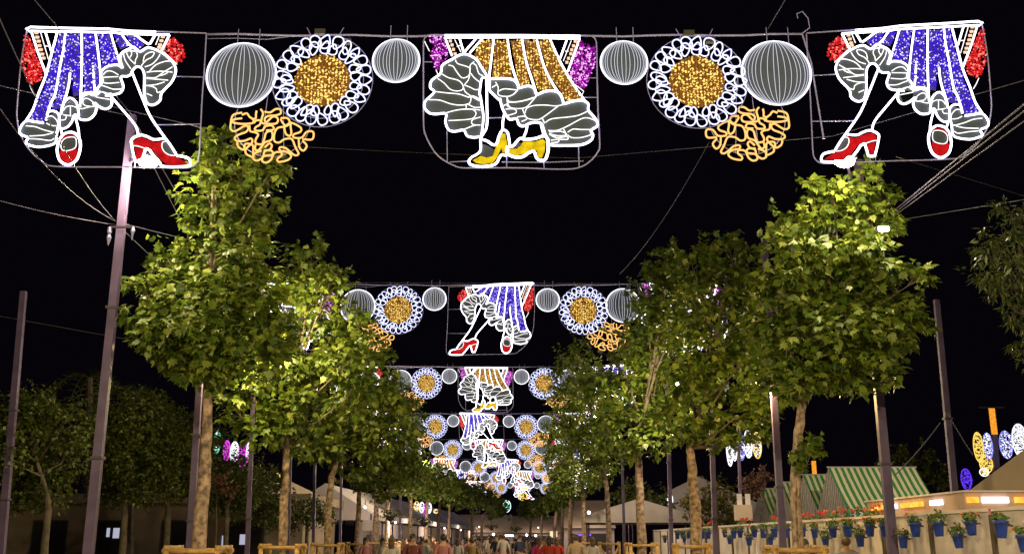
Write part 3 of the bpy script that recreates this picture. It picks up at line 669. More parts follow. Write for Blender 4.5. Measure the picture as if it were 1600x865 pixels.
def crown_leaves(blobs, Y, s, dens, spread, droop=.5):
    """blobs in photo px -> list of leaf transforms (world), in clumps on twigs"""
    T = []; centers = []
    for (px, py, r) in blobs:
        dy = NR.uniform(-1, 1)*spread
        C = np.array(at(px, py, Y+dy)); R = r/FPX*depth_of(Y, C[2]); centers.append((C, R))
        R *= 1.05; nl = int(1.5*dens*math.pi*R*R/(.42*s*s)); nc = max(4, nl//14)
        for _ in range(nc):
            d = rv(); d /= np.linalg.norm(d); rad = R*(NR.uniform(.25, 1.0)**.5)
            d2 = d*np.array([1, .95, .92]); cc = C+d2*rad; cr = min(.24, R*.40)*NR.uniform(.5, 1.25); rad_ = NR.uniform(0, .25)*R; cc = cc+d2*rad_*(NR.uniform() < .3)
            for k in range(14):
                q = rv(); q /= np.linalg.norm(q); p_ = cc+q*cr*NR.uniform(.3, 1)
                nrm = q*.35+d*.2+rv()*.5+np.array([0, -.15, .75]); up = q*1.1+rv()*.35+np.array([0, 0, -droop*.8])+d*.4
                T.append((p_, nrm, up, s*NR.uniform(.6, 1.25)))
        for _ in range(3 if R > .25 else 1):
            a = NR.uniform(0, 6.28); el = NR.uniform(-.25, 1.3); d = np.array([math.cos(a)*math.cos(el), math.sin(a)*math.cos(el)*.6, math.sin(el)]); L = R*NR.uniform(.35, .75)+.08
            for q in range(int(6+L*16)):
                t = q/(6+L*16); p_ = C+d*(R*.8+L*t)+rv()*.05*(1.3-t); T.append((p_, rv()*.6+np.array([0, -.1, .5]), d*1.2+rv()*.5, s*NR.uniform(.5, 1.0)*(1.1-.4*t)))
    return T, centers
def tree(px, Y, trunk, w_, blobs, s=.17, dens=3.2, spread=.7, label='', kind='maple', leafm='leaf', barkm='bark', parts=0, group='plane trees in rows along the promenade', name='plane_tree', cat='tree', droop=.5):
    x0 = X_at(px, Y); root = empty(name, (x0, Y, 0)); tag(root, label, cat, group)
    O = Vector((x0, Y, 0))
    if 20 < Y and kind in ('maple', 'simple') and leafm == 'leaf': dens *= .72
    T, cent = crown_leaves(blobs, Y, s, dens, spread, droop)
    tp = [Vector((0, 0, 0))] + [at(a, b, Y)-O for a, b in trunk]
    # densify & roughen trunk
    pts = []; rad = []
    n = 14
    for i in range(n+1):
        t = i/n*(len(tp)-1); k = min(int(t), len(tp)-2); f = t-k
        p_ = tp[k].lerp(tp[k+1], f); pts.append(p_+Vector((R_(-.3, .3), R_(-.3, .3), 0))*w_*.25*(i > 0)); rad.append(w_/2*(1.18-.45*i/n)*R_(.93, 1.07))
    tb = MB(); tb.tube(pts, rad, 9)
    tk = tb.build('trunk', M[barkm], root, True)
    lb = MB(); top = pts[-1]
    allc = sorted(cent, key=lambda c: c[0][2])
    hi = Vector(allc[-1][0])-O
    lead = [top, top.lerp(hi, .35)+Vector((R_(-.1, .1), 0, 0)), top.lerp(hi, .7), hi]
    lb.tube(lead, [w_*.34, w_*.26, w_*.16, w_*.05], 6)
    for c, R in cent:
        e = Vector(c)-O; f = max(0, min(.85, (e.z-top.z)/(max(.1, hi.z-top.z))*.6-.1)); st = pts[-3].lerp(top, .8) if e.z < top.z else top.lerp(hi, f)
        md = st.lerp(e, .5)+Vector((R_(-.1, .1), R_(-.1, .1), -.08)); lb.tube([st, md, e], [w_*.17, w_*.11, w_*.03], 5)
        for _ in range(3):
            tw = e+Vector((R_(-1, 1), R_(-1, 1), R_(-.6, 1)))*R*.8; lb.tube([e.lerp(md, .3), tw], [w_*.05, w_*.015], 4)
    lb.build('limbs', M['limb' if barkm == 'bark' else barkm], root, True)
    T = [(np.array(t[0])-np.array(O), t[1], t[2], t[3]) for t in T]
    if parts:
        T.sort(key=lambda t: t[0][1]); near = T[:parts*3]; NR.shuffle(near) if False else None
        sel = near[::3]; sl = set(id(t) for t in sel)
        rest = [t for t in T if id(t) not in sl]
        if kind not in LEAFMESH:
            LEAFMESH[kind] = leaf_cloud([(np.zeros(3), np.array([0, 0, 1.]), np.array([0, 1., 0]), 1.0)], kind)
            LEAFMESH[kind].name = 'leaf'; 
            LEAFMESH[kind].materials.append(M[leafm+'_single'])
        lm = LEAFMESH[kind]
    else: rest = T; sel = []
    me = leaf_cloud(rest, kind); me.materials.append(M[leafm]); cr = bpy.data.objects.new('crown', me); COL.objects.link(cr); cr.parent = root; cr['kind'] = 'stuff'
    for p_, nr, up, sz in sel:
        nr = Vector(nr).normalized(); up = Vector(up); up = (up-nr*up.dot(nr)).normalized(); sd = up.cross(nr)
        mt = Matrix(((sd.x, up.x, nr.x, p_[0]), (sd.y, up.y, nr.y, p_[1]), (sd.z, up.z, nr.z, p_[2]), (0, 0, 0, 1))) @ Matrix.Scale(sz, 4)
        lo = bpy.data.objects.new('leaf', lm); COL.objects.link(lo); lo.parent = cr; lo.matrix_local = mt
    return root
# single leaves take their shade from the object, like the islands of the crown
m = leafmat('plane_leaf_single', [(.040, .075, .008), (.085, .135, .012), (.14, .19, .02), (.21, .245, .04)])
nt = m.node_tree; oi = nt.nodes.new('ShaderNodeObjectInfo'); rp = [n for n in nt.nodes if n.type == 'VALTORGB'][0]; nt.links.new(oi.outputs['Random'], rp.inputs['Fac']); M['leaf_single'] = m

tree(312, 15.0, [(318, 760), (322, 680), (325, 600)], 0.184, [(335, 220, 22), (342, 250, 38), (385, 262, 40), (425, 262, 24), (335, 310, 48), (385, 325, 48), (425, 322, 20), (330, 355, 42), (375, 375, 40), (325, 400, 38), (375, 415, 35),
    (262, 405, 26), (255, 445, 42), (215, 443, 22), (305, 450, 55), (360, 455, 55), (235, 480, 36), (290, 505, 60), (350, 510, 65), (405, 480, 40), (275, 545, 46), (335, 560, 48), (395, 545, 50), (430, 520, 35), (245, 520, 36)],
    .152, 3.0, .55, 'tallest and nearest left plane tree with a narrow pointed crown', parts=280)
tree(443, 21, [(444, 790), (446, 740), (447, 700)], 0.176, [(487, 393, 20), (478, 425, 38), (515, 440, 26), (445, 450, 32), (500, 475, 48), (440, 500, 50), (540, 500, 34), (490, 540, 60), (425, 560, 55), (550, 560, 45), (385, 605, 42), (450, 620, 60), (510, 620, 55), (365, 640, 28), (410, 670, 36), (470, 685, 36), (550, 615, 35)],
    .17, 2.8, .8, 'second left plane tree, lit yellow from inside its crown')
tree(513, 28.7, [(513, 790), (518, 745), (525, 720)], 0.192, [(565, 545, 35), (585, 590, 45), (550, 600, 42), (605, 640, 42), (560, 650, 50), (520, 670, 42), (600, 690, 40), (550, 710, 38), (495, 700, 30), (630, 665, 25)],
    .18, 2.6, .9, 'third left plane tree with a pale straight trunk')
tree(557, 36, [(560, 800), (562, 765)], 0.192, [(622, 620, 26), (630, 660, 34), (605, 700, 38), (640, 700, 30), (580, 735, 34), (625, 735, 34), (600, 755, 24), (645, 735, 22)], 0.148, 2.6, .9, 'fourth left plane tree, leaning trunk before the dark hedge', 'simple')
tree(1245, 15.6, [(1243, 780), (1247, 690), (1252, 640), (1256, 590)], 0.160, [(1345, 290, 34), (1380, 300, 22), (1300, 300, 30), (1270, 300, 20), (1320, 340, 48), (1365, 345, 34), (1265, 345, 36), (1225, 355, 26), (1290, 390, 50), (1345, 400, 44), (1235, 400, 40), (1375, 425, 28), (1412, 425, 18), (1443, 430, 13),
    (1310, 450, 55), (1260, 460, 55), (1215, 455, 40), (1360, 470, 48), (1405, 490, 38), (1436, 505, 20), (1330, 520, 55), (1270, 530, 58), (1220, 520, 48), (1385, 545, 40), (1350, 580, 34), (1395, 590, 18), (1250, 585, 40), (1205, 575, 34), (1300, 580, 36)],
    .152, 3.0, .6, 'tallest and nearest right plane tree with a spreading crown', parts=280)
tree(1087, 23.5, [(1086, 790), (1082, 740), (1078, 700)], 0.256, [(1150, 383, 22), (1115, 400, 30), (1160, 420, 38), (1085, 420, 28), (1125, 450, 48), (1175, 470, 45), (1080, 480, 48), (1130, 520, 58), (1185, 530, 50), (1075, 560, 55), (1140, 590, 58), (1195, 600, 40), (1090, 630, 52), (1150, 650, 45), (1205, 645, 28), (1060, 660, 34), (1180, 680, 22), (1110, 680, 30)],
    .175, 2.7, .9, 'second right plane tree with a forked pale trunk, lit yellow below')
tree(1002, 28, [(1001, 790), (998, 730), (996, 710)], 0.240, [(1048, 400, 18), (1035, 425, 30), (1030, 470, 36), (1055, 470, 34), (1050, 520, 36), (1015, 500, 34), (1040, 430, 28), (1020, 465, 34), (1045, 500, 34), (1005, 530, 44), (1030, 570, 45), (975, 575, 45), (1000, 620, 52), (1040, 640, 38), (955, 620, 44), (985, 670, 44), (1025, 690, 30), (945, 670, 36), (925, 590, 30)],
    .18, 2.6, 1.0, 'third right plane tree with a slim grey trunk')
tree(951, 38.8, [(950, 790), (947, 750)], 0.208, [(905, 552, 24), (888, 580, 26), (915, 605, 38), (880, 620, 26), (905, 655, 40), (935, 690, 36), (880, 680, 32), (900, 715, 34), (940, 730, 26), (960, 700, 24)], 0.148, 2.6, 1.0, 'fourth right plane tree behind the slim trunks', 'simple')
tree(912, 46, [(912, 800), (911, 770)], 0.208, [(878, 660, 24), (885, 700, 28), (870, 720, 24), (905, 735, 26), (885, 755, 22), (920, 755, 18)], 0.156, 2.5, 1.0, 'fifth right plane tree beside the lit arches', 'simple')
for i, (px, Y, cx, cy, r, lab) in enumerate([(586, 43.5, 635, 720, 30, 'fifth left plane tree beside the lit arches'), (604, 50, 650, 750, 28, 'sixth left plane tree before the marquee end'), (640, 57, 668, 755, 26, 'left plane tree over the marquee roof ridge'),
        (665, 64, 690, 757, 27, 'left plane tree left of the coloured hanging lights'), (684, 71, 710, 768, 26, 'left plane tree above the small coloured lights'), (700, 78, 733, 773, 24, 'pale trunked plane tree right of the marquee'),
        (736, 88, 757, 782, 20, 'distant plane tree before the far crowd'), (752, 96, 778, 795, 15, 'distant plane tree at the bend of the promenade'), (890, 54, 882, 752, 24, 'sixth right plane tree near the bright sign'),
        (877, 62, 872, 775, 20, 'seventh right plane tree, small and dim'), (866, 70, 862, 782, 17, 'eighth right plane tree, small and dim'), (845, 92, 842, 792, 17, 'pale green distant tree in the middle of the avenue'), (828, 104, 825, 795, 13, 'farthest small tree in the middle of the avenue')]):
    bl = [(cx+R_(-.5, .5)*r, cy+R_(-.4, .4)*r, r*R_(.5, .75)) for _ in range(7)]+[(cx, cy-r*.9, r*.4), (cx-r*.7, cy+r*.5, r*.5), (cx+r*.7, cy+r*.6, r*.5)]
    tree(px, Y, [(px+1, 815), (px+3, cy+r*.5)], .24, bl, .24, 2.0, 1.0, lab, 'simple', 'leaf')
# leafy shoot on the right trunk
tree(1247, 15.4, [(1247, 790), (1248, 745)], 0.024, [(1262, 700, 14), (1240, 712, 12), (1275, 690, 9), (1255, 725, 12), (1278, 705, 7)], 0.101, 2.2, .2, 'young leafy shoot growing beside the nearest right trunk', group=None, name='sapling')
# right edge weeping tree
tree(1640, 17.5, [(1636, 700), (1628, 520)], 0.176, [(1580, 330, 22), (1600, 345, 26), (1565, 370, 22), (1590, 385, 28), (1545, 400, 26), (1530, 425, 18), (1575, 420, 34), (1610, 430, 35), (1590, 470, 30), (1560, 455, 24), (1600, 510, 28), (1620, 560, 26), (1580, 495, 14), (1590, 540, 12), (1640, 480, 40)],
    .17, 3.4, .5, 'drooping narrow leaved tree at the right edge of the view', 'long', 'leaf_euc', 'bark_dark', group=None, name='weeping_tree', droop=1.6)
# hedge trees left
HG = 'dark trees behind the left row'
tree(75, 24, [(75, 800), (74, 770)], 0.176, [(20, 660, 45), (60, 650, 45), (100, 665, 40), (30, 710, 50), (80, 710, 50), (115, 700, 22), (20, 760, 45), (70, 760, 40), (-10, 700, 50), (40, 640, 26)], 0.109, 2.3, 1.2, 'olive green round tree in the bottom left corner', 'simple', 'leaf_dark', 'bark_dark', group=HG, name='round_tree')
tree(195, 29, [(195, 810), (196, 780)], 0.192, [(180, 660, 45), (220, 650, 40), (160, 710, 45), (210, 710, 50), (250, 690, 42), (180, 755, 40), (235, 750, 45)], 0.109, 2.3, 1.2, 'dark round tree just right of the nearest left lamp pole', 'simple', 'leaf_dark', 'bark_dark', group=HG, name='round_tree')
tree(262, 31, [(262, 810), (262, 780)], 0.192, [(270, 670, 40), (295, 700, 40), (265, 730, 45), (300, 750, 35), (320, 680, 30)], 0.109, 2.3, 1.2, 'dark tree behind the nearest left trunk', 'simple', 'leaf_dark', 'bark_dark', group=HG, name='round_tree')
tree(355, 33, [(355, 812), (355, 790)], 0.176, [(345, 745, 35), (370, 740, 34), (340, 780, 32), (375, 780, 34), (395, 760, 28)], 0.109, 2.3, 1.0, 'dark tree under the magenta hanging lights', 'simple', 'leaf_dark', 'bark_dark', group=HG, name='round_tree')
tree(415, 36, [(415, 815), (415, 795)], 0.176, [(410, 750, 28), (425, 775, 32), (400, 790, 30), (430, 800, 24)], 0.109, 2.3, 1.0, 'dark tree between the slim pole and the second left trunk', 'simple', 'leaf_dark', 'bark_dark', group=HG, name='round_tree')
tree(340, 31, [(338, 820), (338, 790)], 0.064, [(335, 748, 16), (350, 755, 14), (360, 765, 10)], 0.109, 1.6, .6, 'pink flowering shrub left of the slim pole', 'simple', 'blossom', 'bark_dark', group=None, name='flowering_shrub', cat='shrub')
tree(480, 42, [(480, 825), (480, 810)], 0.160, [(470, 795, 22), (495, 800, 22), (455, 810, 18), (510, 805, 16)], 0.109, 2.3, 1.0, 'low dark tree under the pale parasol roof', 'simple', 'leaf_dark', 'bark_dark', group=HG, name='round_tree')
# trees on the right behind the wall
tree(1110, 44, [(1110, 815), (1110, 800)], 0.160, [(1095, 780, 22), (1120, 770, 22), (1140, 785, 20), (1105, 800, 22), (1075, 790, 16), (1130, 800, 18)], 0.172, 2.0, 1.0, 'yellowish lit tree left of the two white signs', 'simple', 'leaf_yellow', 'bark_dark', group=None, name='round_tree')
tree(1190, 36, [(1190, 815), (1190, 800)], 0.128, [(1172, 752, 14), (1186, 745, 14), (1178, 765, 14), (1196, 742, 11), (1165, 765, 9)], 0.133, 1.8, .8, 'pink flowering tree right of the two white signs', 'simple', 'blossom', 'bark_dark', group=None, name='flowering_tree')
tree(1005, 50, [(1005, 830), (1005, 815)], 0.160, [(1010, 780, 18), (1025, 770, 16), (1035, 790, 14), (990, 790, 14), (970, 780, 16), (985, 765, 14)], 0.187, 1.8, 1.0, 'dim tree before the white tent right of the promenade', 'simple', 'leaf_dark', 'bark_dark', group=None, name='round_tree')
tree(1420, 52, [(1420, 780), (1420, 760)], 0.240, [(1400, 720, 24), (1430, 715, 26), (1450, 735, 22), (1380, 740, 24), (1470, 750, 20), (1415, 745, 26)], 0.234, 1.6, 1.2, 'dim dark tree behind the green striped tent', 'simple', 'leaf_dark', 'bark_dark', group=None, name='round_tree')
# palm
def palm(px, py, Y, label):
    O = Vector((X_at(px, Y), Y, 0)); r = empty('palm_tree', O); tag(r, label, 'palm tree'); top = at(px, py, Y)-O
    MB().tube([(0, 0, 0), (top.x*.4, 0, top.z*.5), tuple(top)], [.22, .18, .15], 8).build('trunk', M['bark_dark'], r)
    for k in range(13):
        a = k/13*6.28+R_(-.2, .2); L = R_(1.5, 2.0); up = R_(.3, 1.0); b = MB(); prev = None
        sp = [top+Vector((math.cos(a)*L*t, math.sin(a)*L*t, up*t*1.2-2.0*t*t*.9)) for t in [i/8 for i in range(9)]]
        b.tube(sp, .015, 4)
        for i in range(1, 9):
            for sgn in (-1, 1):
                sd = Vector((-math.sin(a), math.cos(a), -.5)).normalized()*sgn; p0 = sp[i]; p1 = p0+sd*.42+(sp[i]-sp[i-1])*.8
                b.add([tuple(p0), tuple(p0+(sp[i]-sp[i-1])*.35), tuple(p1)], [(0, 1, 2)])
        b.build('frond', M['leaf_dark'], r)
palm(205, 612, 38, 'dim palm tree rising behind the dark left trees')
palm(140, 590, 46, 'very dim palm tree left of the lamp pole')

# ------------------------------------------------------------------ timber guards round the trunks
def guard(px, Y, label, wd=.72):
    r = empty('tree_guard', (X_at(px, Y), Y, .1), R_(-.06, .06)); tag(r, label, 'tree guard', 'timber guards round the tree trunks'); h = wd/2; H = 1.47
    for sx in (-1, 1):
        for sy in (-1, 1): MB().tube([(sx*h, sy*h, 0), (sx*h, sy*h, H+.05)], .045, 8).build('post', M['wood'], r, True)
    for sy in (-1, 1):
        MB().tube([(-h-.06, sy*h, H-.03), (h+.06, sy*h, H-.03)], .036, 8).build('rail', M['wood'], r, True)
        MB().tube([(-h, sy*h-.03*sy, .25), (h, sy*h-.03*sy, H-.15)], .026, 7).build('cross_brace', M['wood'], r, True)
        MB().tube([(h, sy*h+.03*sy, .25), (-h, sy*h+.03*sy, H-.15)], .026, 7).build('cross_brace', M['wood'], r, True)
        MB().tube([(sy*h, -h-.05, H+.01), (sy*h, h+.05, H+.01)], .036, 8).build('rail', M['wood'], r, True)
for px, Y, lab in ((312, 15.0, 'timber guard round the nearest left trunk'), (443, 21, 'timber guard round the second left trunk'), (513, 28.7, 'timber guard round the third left trunk'), (560, 36, 'timber guard round the fourth left trunk'), (586, 43.5, 'timber guard round the fifth left trunk'), (612, 50, 'timber guard left of the seated marquee crowd'),
        (1240, 15.6, 'timber guard round the nearest right trunk'), (1080, 23.5, 'orange brown timber guard round the forked right trunk'), (1002, 28, 'timber guard round the third right trunk'), (952, 38.8, 'timber guard round the fourth right trunk'), (912, 46, 'timber guard round the fifth right trunk'), (668, 60, 'distant timber guard behind the woman in pink'), (752, 75, 'distant timber guard before the far crowd'), (690, 68, 'distant timber guard left of the far crowd')):
    guard(px, Y, lab)

# ------------------------------------------------------------------ white wall with pots
WX = 6.5; WH = CAMZ+.385
wall = empty('garden_wall', (WX, 0, 0)); tag(wall, 'white panelled wall with dark posts and blue flower pots on the right', 'wall')
ys = [7.4, 9.4, 11.5, 13.8, 15.85, 17.9, 19.95, 22.0, 24.05, 26.1, 28.15, 30.2, 32.25, 34.3, 36.4, 38.5, 40.6, 42.7, 44.8, 47]
for i, y in enumerate(ys):
    MB().box((-.035, y-.05, 0), (.08, y+.05, WH-.06)).build('post', M['post'], wall)
    if i+1 < len(ys):
        y2 = ys[i+1]; o = MB(); n = 3
        for k in range(n):
            a = y+.055+(y2-y-.11)*k/n; b_ = y+.055+(y2-y-.11)*(k+1)/n
            MB().box((0, a+.004, .05), (.06, b_-.004, WH-.02+R_(-.006, .006))).build('panel', M['whitewash'], wall)
MB().box((-.03, ys[0], WH-.018), (.10, ys[-1], WH+.03)).build('coping', M['whitewash'], wall)
POTP = []
M['geran'] = leafmat('geranium_leaf', [(.05, .10, .02), (.09, .16, .03), (.12, .2, .04)], .2)
M['fred'] = mat('red_petals', (.65, .03, .03), .6, .3, 20); M['fpink'] = mat('pink_petals', (.70, .22, .24), .6, .3, 20); M['forange'] = mat('orange_petals', (.75, .16, .05), .6, .3, 20); M['fwhite'] = mat('white_petals', (.7, .6, .58), .6, .2, 20)
def pot_proto(fm, nf, bush):
    r = empty('flower_pot', (0, 0, 0))
    MB().lathe([(.060, -.12), (.064, -.115), (.095, .085), (.108, .09), (.108, .12), (.096, .12), (.09, .10)], 12).build('pot', M['pot'], r, True)
    MB().box((.085, -.015, .05), (.16, .015, .075)).tube([(.115*math.cos(t/12*6.28), .115*math.sin(t/12*6.28), .075) for t in range(12)], .007, 5, closed=True).build('hanger', M['steel_dark'], r)
    T = []
    for _ in range(int(90*bush)):
        d = rv(); d /= np.linalg.norm(d); d[2] = abs(d[2]); p_ = np.array([0, 0, .13])+d*np.array([.14, .14, .13])*bush*NR.uniform(.4, 1.1)
        T.append((p_, d+rv()*.4, rv()+np.array([0, 0, -.3]), NR.uniform(.04, .07)))
    me = leaf_cloud(T, 'simple'); me.materials.append(M['geran']); o = bpy.data.objects.new('plant', me); COL.objects.link(o); o.parent = r; o['kind'] = 'stuff'
    for _ in range(nf):
        a = R_(0, 6.28); rr_ = R_(.03, .16); c = (rr_*math.cos(a), rr_*math.sin(a), R_(.18, .28)); b = MB()
        b.tube([(c[0]*.3, c[1]*.3, .12), c], .003, 4, mi=1)
        for k in range(9):
            q = Vector((R_(-1, 1), R_(-1, 1), R_(-1, 1))).normalized()*.016; b.ball((c[0]+q.x, c[1]+q.y, c[2]+q.z), .012, 5, 4)
        b.build('flower_head', [fm, M['geran']], r)
    return r
PP = [pot_proto(M['fred'], 3, 1.0), pot_proto(M['fpink'], 4, .9), pot_proto(M['forange'], 7, 1.1), pot_proto(M['fwhite'], 4, 1.0), pot_proto(M['fred'], 1, 1.25)]
PN = ['red', 'pink', 'orange red', 'pale pink', 'a few red']
potsU = [(1598, 844, 0, 'lower'), (1566, 821, 1, 'upper'), (1520, 819, 2, 'upper'), (1497, 846, 4, 'lower'), (1467, 821, 4, 'upper'), (1431, 822, 1, 'upper'), (1411, 843, 0, 'lower'), (1384, 822, 0, 'upper'), (1360, 827, 2, 'upper'), (1344, 847, 4, 'lower'),
    (1326, 827, 2, 'upper'), (1302, 827, 4, 'upper'), (1290, 845, 4, 'lower'), (1274, 827, 0, 'upper'), (1255, 828, 0, 'upper'), (1229, 828, 0, 'upper'), (1211, 827, 0, 'upper'), (1204, 841, 1, 'lower'), (1193, 827, 4, 'upper'), (1179, 827, 1, 'upper'), (1170, 843, 0, 'lower'), (1157, 830, 0, 'upper'),
    (1147, 828, 0, 'upper'), (1140, 842, 1, 'lower'), (1133, 829, 2, 'upper'), (1107, 828, 3, 'upper'), (1098, 831, 0, 'upper'), (1094, 841, 4, 'lower'), (1076, 831, 0, 'upper'), (1069, 841, 4, 'lower'), (1066, 832, 1, 'upper'), (1059, 832, 0, 'upper'), (1039, 842, 0, 'lower')]
cu = {'upper': 0, 'lower': 0}; ordn = ['first', 'second', 'third', 'fourth', 'fifth', 'sixth', 'seventh', 'eighth', 'ninth', 'tenth', 'eleventh', 'twelfth', 'thirteenth', 'fourteenth', 'fifteenth', 'sixteenth', 'seventeenth', 'eighteenth', 'nineteenth', 'twentieth', 'twenty-first', 'twenty-second', 'twenty-third', 'twenty-fourth', 'twenty-fifth']
pu = set()
for px, py, k, row in potsU:
    Xp = WX-.17; Yp = Xp*FPX/((px-800)*CT); Zp = at(px, py, Yp).z
    Zp = CAMZ+.14 if row == 'upper' else CAMZ-.035
    Yp += R_(-.03, .03)
    if k in pu: o = copy_tree(PP[k])
    else: o = PP[k]; pu.add(k)
    o.scale = (R_(.74, .96),)*3; o.location = (Xp, Yp, Zp+R_(-.015, .015)); o.rotation_euler = (R_(-.06, .06), R_(-.08, .08), R_(-.3, .3))
    tag(o, f'blue wall pot with {PN[k]} geraniums, {ordn[cu[row]]} from the right in the {row} row', 'flower pot', 'blue flower pots hung on the white wall'); cu[row] += 1
# geranium boxes on the wall top
for j, (x0, x1, mt, lab) in enumerate(((1290, 1316, 'forange', 'orange red geraniums along the wall top left of the tallest tent'), (1325, 1345, 'forange', 'orange geraniums on the wall before the teal valance'), (1350, 1372, 'forange', 'orange red geraniums on the wall right of the teal valance'), (1098, 1108, 'fred', 'red geraniums on the wall beside the forked trunk'), (1150, 1168, 'fred', 'red geraniums on the wall below the white signs'), (1207, 1216, 'fred', 'red geraniums on the wall beside the reddish pole'), (1255, 1282, 'fred', 'dark red geraniums on the wall top behind the nearest right trunk'))):
    Ya, Yb = (WX+.12)*FPX/((x1-800)*CT), (WX+.12)*FPX/((x0-800)*CT)
    r = empty('planter_box', (WX+.2, (Ya+Yb)/2, WH+.0)); tag(r, lab, 'planter', 'geranium boxes along the wall top'); L = (Yb-Ya)/2
    MB().box((-.08, -L, -.12), (.08, L, .03)).build('trough', M['whitewash'], r)
    T = [(np.array([R_(-.12, .12), R_(-L, L), R_(.02, .14)]), rv()+np.array([0, 0, 1]), rv(), R_(.05, .08)) for _ in range(int(80*L)+20)]
    me = leaf_cloud(T, 'simple'); me.materials.append(M['geran']); o = bpy.data.objects.new('plant', me); COL.objects.link(o); o.parent = r; o['kind'] = 'stuff'
    b = MB()
    for _ in range(int(9*L)+3):
        c = (R_(-.1, .08), R_(-L, L), R_(.10, .22))
        for k in range(6):
            q = Vector((R_(-1, 1), R_(-1, 1), R_(-1, 1))).normalized()*.028; b.ball((c[0]+q.x, c[1]+q.y, c[2]+q.z), .02, 5, 4)
    b.build('flowers', M[mt], r, kind='stuff')

# ------------------------------------------------------------------ green striped tents
M['stripe'] = stripemat('green_white_canvas', (.05, .23, .07), (.66, .64, .42), .235, 'X', .5, .05)
M['teal'] = stripemat('teal_white_valance', (.02, .33, .30), (.60, .70, .66), .26, 'X')
M['fringe'] = stripemat('grey_streaked_gable', (.13, .12, .115), (.34, .32, .31), .21, 'Y', .5, .35)
def tent(px, Y, W, L, h0, h1, label, mats=('stripe', 'fringe')):
    X = X_at(px, Y); r = empty('striped_tent', (X, Y, 0)); tag(r, label, 'tent', 'green striped tents behind the wall'); h = W/2
    nx_, nyy = 12, 6
    for side in (-1, 1):
        b = MB(); V = []
        for j in range(nyy+1):
            for i in range(nx_+1):
                t = j/nyy; sag = -.06*math.sin(math.pi*t)*(1+.5*math.sin(i*2.1)); b.v.append((L*i/nx_, side*h*1.04*t, h1+(h0-h1)*t+sag))
        for j in range(nyy):
            for i in range(nx_):
                k = j*(nx_+1)+i; f = (k, k+1, k+nx_+2, k+nx_+1); b.f.append(f if side < 0 else f[::-1]); b.m.append(0)
        b.build('roof_slope', M[mats[0]], r, True)
        v = MB()
        for i in range(24):
            xa, xb = L*i/24, L*(i+1)/24; v.add([(xa, side*h*1.05, h0-.01), (xb, side*h*1.05, h0-.01), (xb, side*h*1.06, h0-.22), ((xa+xb)/2, side*h*1.07, h0-.30), (xa, side*h*1.06, h0-.22)], [(0, 1, 2, 3, 4)])
        v.build('valance', M['teal'], r)
        MB().add([(0, side*h, 0), (L, side*h, 0), (L, side*h, h0), (0, side*h, h0)], [(0, 1, 2, 3)]).build('side_wall', M['canvas'], r)
    for xx in (0, L):
        MB().add([(xx, -h, h0-.3), (xx, h, h0-.3), (xx, h, h0), (xx, 0, h1-.02), (xx, -h, h0)], [(0, 1, 2, 3, 4)]).build('gable', M[mats[1]], r)
        MB().add([(xx+.01, -h, 0), (xx+.01, h, 0), (xx+.01, h, h0-.3), (xx+.01, -h, h0-.3)], [(0, 1, 2, 3)]).build('end_wall', M['canvas'], r)
    MB().tube([(-.05, 0, h1), (L+.05, 0, h1)], .03, 6).build('ridge_pole', M['canvas'], r)
Yt = [38.3, 42.2, 46.6, 50.8]
tent(1303, 38.3, 3.6, 3.3, 2.75, 4.35, 'largest and nearest green striped tent behind the wall')
tent(1262, 41.9, 3.5, 3.3, 2.75, 4.30, 'second green striped tent, between the trunk and the largest tent')
tent(1226, 45.6, 3.5, 3.3, 2.75, 4.2, 'third green striped tent, beside the nearest right trunk')
tent(1192, 49.4, 3.5, 3.3, 2.7, 4.1, 'farthest green striped tent, left of the reddish pole')

# ------------------------------------------------------------------ bar canopy with light boxes
cn = empty('bar_canopy', (6.95, 15.7, 0)); tag(cn, 'white bar canopy with orange and white light boxes above the wall', 'canopy')
T0, B0 = CAMZ+.70, CAMZ+.44
cp = mat('canopy_fascia', (.55, .36, .26), .6, .1)
MB().box((0, .0, B0), (.10, 4.2, T0)).build('side_fascia', cp, cn); MB().box((.0, -.10, B0), (3.0, -.002, T0)).build('front_fascia', cp, cn)
MB().box((-.03, -.14, T0+.002), (3.05, 4.3, T0+.03)).build('roof_edge', M['whitewash'], cn)
MB().box((.3, .1, 0), (2.9, 4.1, .9)).build('counter', M['whitewash'], cn)
for x in (.15, 2.8):
    for y in (.1, 3.9): MB().tube([(x, y, 0), (x, y, B0)], .04).build('post', M['pole'], cn)
LO, LW = glow('orange_light_box', (1.0, .40, .05), 1.7, True, .35), glow('white_light_box', (.92, .88, 1.0), 2.6)
for (y0, y1, m_) in ((.68, 1.12, LW), (1.45, 2.40, LO), (2.62, 2.90, LW), (3.3, 3.9, LO)):
    MB().box((-.045, y0, B0+.10), (-.004, y1, T0-.08)).build('light_box', m_, cn)
for (x0, x1, m_) in ((.03, .20, LO), (.26, .66, LW), (.76, 1.04, LO), (1.2, 1.6, LW)):
    MB().box((x0, -.145, B0+.10), (x1, -.104, T0-.07)).build('light_box', m_, cn)
d = bpy.data.lights.new('bar_light', 'POINT'); d.energy = 25; d.color = (1, .7, .5); d.shadow_soft_size = .3; o = bpy.data.objects.new('bar_light', d); o.location = (8.0, 16.6, 2.0); COL.objects.link(o)
